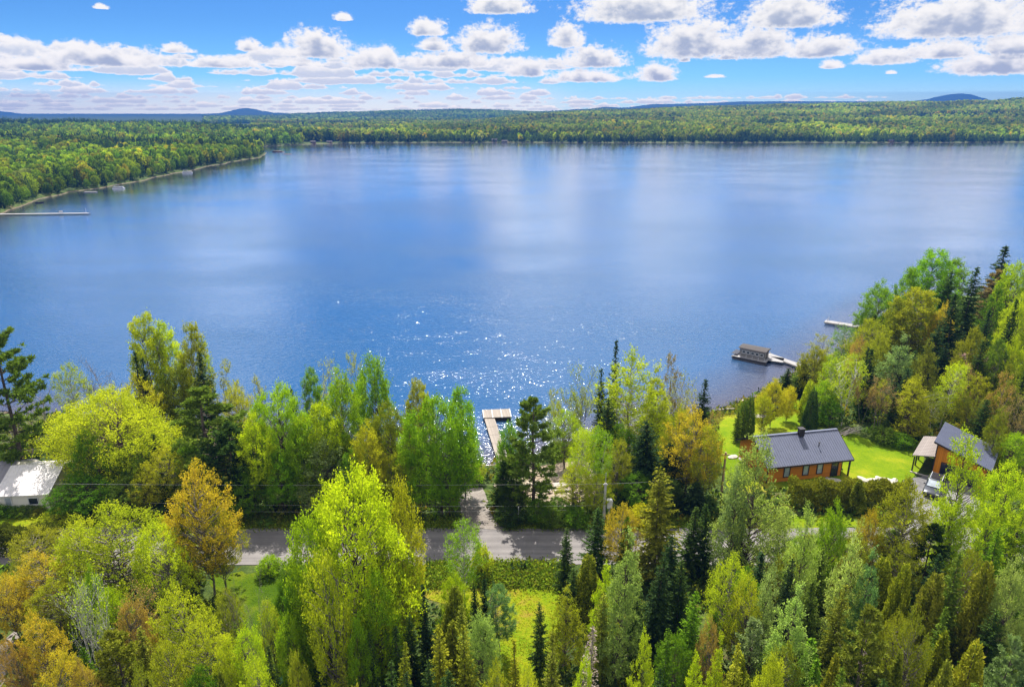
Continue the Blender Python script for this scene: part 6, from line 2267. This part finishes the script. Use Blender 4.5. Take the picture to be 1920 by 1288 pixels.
# low bank: rows of flat-based cumulus receding to the horizon
wob = nt.node('ShaderNodeCombineXYZ', {'X': az_, 'Y': nt.m('MULTIPLY', el_, 1.5)}).outputs[0]
left_m = nt.ss(az_, 1.0, 6.0, 1.0, 0.0)
end_m = nt.ss(az_, 24, 30, 1.0, 0.0)
bcol, balpha = None, None
for k, (e0, h0, fq, cov) in enumerate([(.05, .42, .55, .34), (.28, .42, .50, .36), (.55, .48, .45, .36), (.85, .60, .40, .38), (1.2, .65, .34, .38), (1.6, .75, .30, .38), (2.05, .85, .26, .37), (2.55, 1.0, .24, .38), (3.1, 1.15, .22, .33), (3.5, 1.2, .2, .36)]):
    ws = nt.node('ShaderNodeCombineXYZ', {'X': nt.m('MULTIPLY', az_, fq), 'Y': 7.3 * k}).outputs[0]
    hn = nt.ss(nt.noise(ws, 1.0, 3.0, .55), cov, cov + .30)
    if e0 > 1.0:
        hn = nt.m('MULTIPLY', hn, left_m)
    else:
        hn = nt.m('MULTIPLY', hn, nt.m('MULTIPLY', end_m, nt.m('ADD', .75, nt.m('MULTIPLY', left_m, .25))))
    edge = nt.m('SUBTRACT', nt.noise(wob, 1.35 / (.35 + h0), 5.0, .62, .15), .5)
    t_ = nt.m('DIVIDE', nt.m('SUBTRACT', el_, e0), h0)
    dn = nt.m('ADD', nt.m('SUBTRACT', hn, nt.m('MAXIMUM', t_, nt.m('MULTIPLY', t_, -3.0))), nt.m('MULTIPLY', edge, .95))
    mk = nt.m('MULTIPLY', nt.ss(dn, .02, .26), nt.ss(hn, .02, .12))
    gsh = nt.m('MULTIPLY', nt.ss(nt.m('ADD', t_, nt.m('MULTIPLY', edge, -.9)), .05, .62, 1.0, 0.0), nt.ss(dn, .12, .45))
    ck = nt.mix(nt.m('MULTIPLY', gsh, .9), WHITE, (.62, .70, .83, 1))
    bcol = ck if bcol is None else nt.mix(mk, bcol, ck)
    balpha = mk if balpha is None else nt.m('MAXIMUM', balpha, mk)
cl_c = nt.mix(nt.m('MULTIPLY', alpha, 1.0), bcol, cl_c)
veil = nt.m('MULTIPLY', nt.ss(el_, .1, 2.6, .75, 0.0), nt.m('ADD', .35, nt.m('MULTIPLY', left_m, .65)))
alpha = nt.m('MAXIMUM', nt.m('MAXIMUM', alpha, balpha), veil)
back = nt.m('MAXIMUM', nt.ss(nt.m('ABSOLUTE', az_), 60, 85), nt.ss(el_, 38, 50))  # unseen bright clouds added behind and overhead, to fill camera-facing sides
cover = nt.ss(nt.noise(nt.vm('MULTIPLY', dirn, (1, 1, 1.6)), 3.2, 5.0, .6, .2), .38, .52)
fill_clouds = nt.m('MULTIPLY', back, nt.m('MULTIPLY', cover, nt.ss(el_, 0, 6)))
alpha = nt.m('MAXIMUM', alpha, fill_clouds)
cl_c = nt.mix(fill_clouds, cl_c, (.62, .61, .60, 1))
skyc = nt.mix(1.0, sky.outputs[0], (.26, .50, .86, 1), 'MULTIPLY')
SKY_STR = .062
# the sky stands behind the haze
hpath = nt.m('MINIMUM', nt.m('DIVIDE', 215.0, nt.m('MAXIMUM', sep.outputs['Z'], .004)), nt.m('DIVIDE', 9550.0, nt.m('MAXIMUM', sep.outputs['Y'], .35)))
hpath = nt.m('MULTIPLY', nt.m('MINIMUM', hpath, 9900.0), nt.m('MULTIPLY', nt.ss(el_, -1.0, -.3), nt.ss(nt.m('ABSOLUTE', az_), 60, 75, 1.0, 0.0)))
hzf = nt.m('EXPONENT', nt.m('MULTIPLY', hpath, 2.0e-4))
hz_gap = nt.m('SUBTRACT', hzf, 1.0)
skyc = nt.vm('SCALE', skyc, scale=nt.ss(el_, 0, 7, 1.35, .95))
cl_c = nt.vm('SCALE', cl_c, scale=nt.m('MULTIPLY', nt.ss(el_, 0, 3, .98, 1.0), nt.ss(el_, 8, 14, 1.0, 2.5)))
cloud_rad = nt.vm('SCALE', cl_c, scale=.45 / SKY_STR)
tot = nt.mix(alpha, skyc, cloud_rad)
tot = nt.vm('SUBTRACT', nt.vm('SCALE', tot, scale=hzf), nt.vm('SCALE', nt.node('ShaderNodeCombineXYZ', {'X': .056 / SKY_STR, 'Y': .122 / SKY_STR, 'Z': .255 / SKY_STR}).outputs[0], scale=hz_gap))
tot = nt.vm('MAXIMUM', tot, (.05, .05, .05))
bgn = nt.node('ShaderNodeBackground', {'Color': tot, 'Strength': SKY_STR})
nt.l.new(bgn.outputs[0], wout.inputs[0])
wld.cycles.sampling_method = 'MANUAL'
wld.cycles.sample_map_resolution = 512

# ------------------------------------------------------------------ render settings
SC.render.engine = 'CYCLES'
SC.view_settings.view_transform = 'Standard'
SC.view_settings.look = 'None'
SC.view_settings.exposure = 1.1
SC.view_settings.gamma = 1.0
cy = SC.cycles
cy.use_denoising = True
cy.denoiser = 'OPENIMAGEDENOISE'
cy.denoising_input_passes = 'RGB_ALBEDO_NORMAL'
cy.max_bounces, cy.diffuse_bounces, cy.glossy_bounces, cy.transmission_bounces, cy.transparent_max_bounces, cy.volume_bounces = 6, 3, 3, 3, 8, 0
cy.sample_clamp_indirect = 6.0
cy.caustics_reflective = cy.caustics_refractive = False
cy.use_adaptive_sampling = True
cy.adaptive_threshold = 0.01
SC.render.use_persistent_data = False
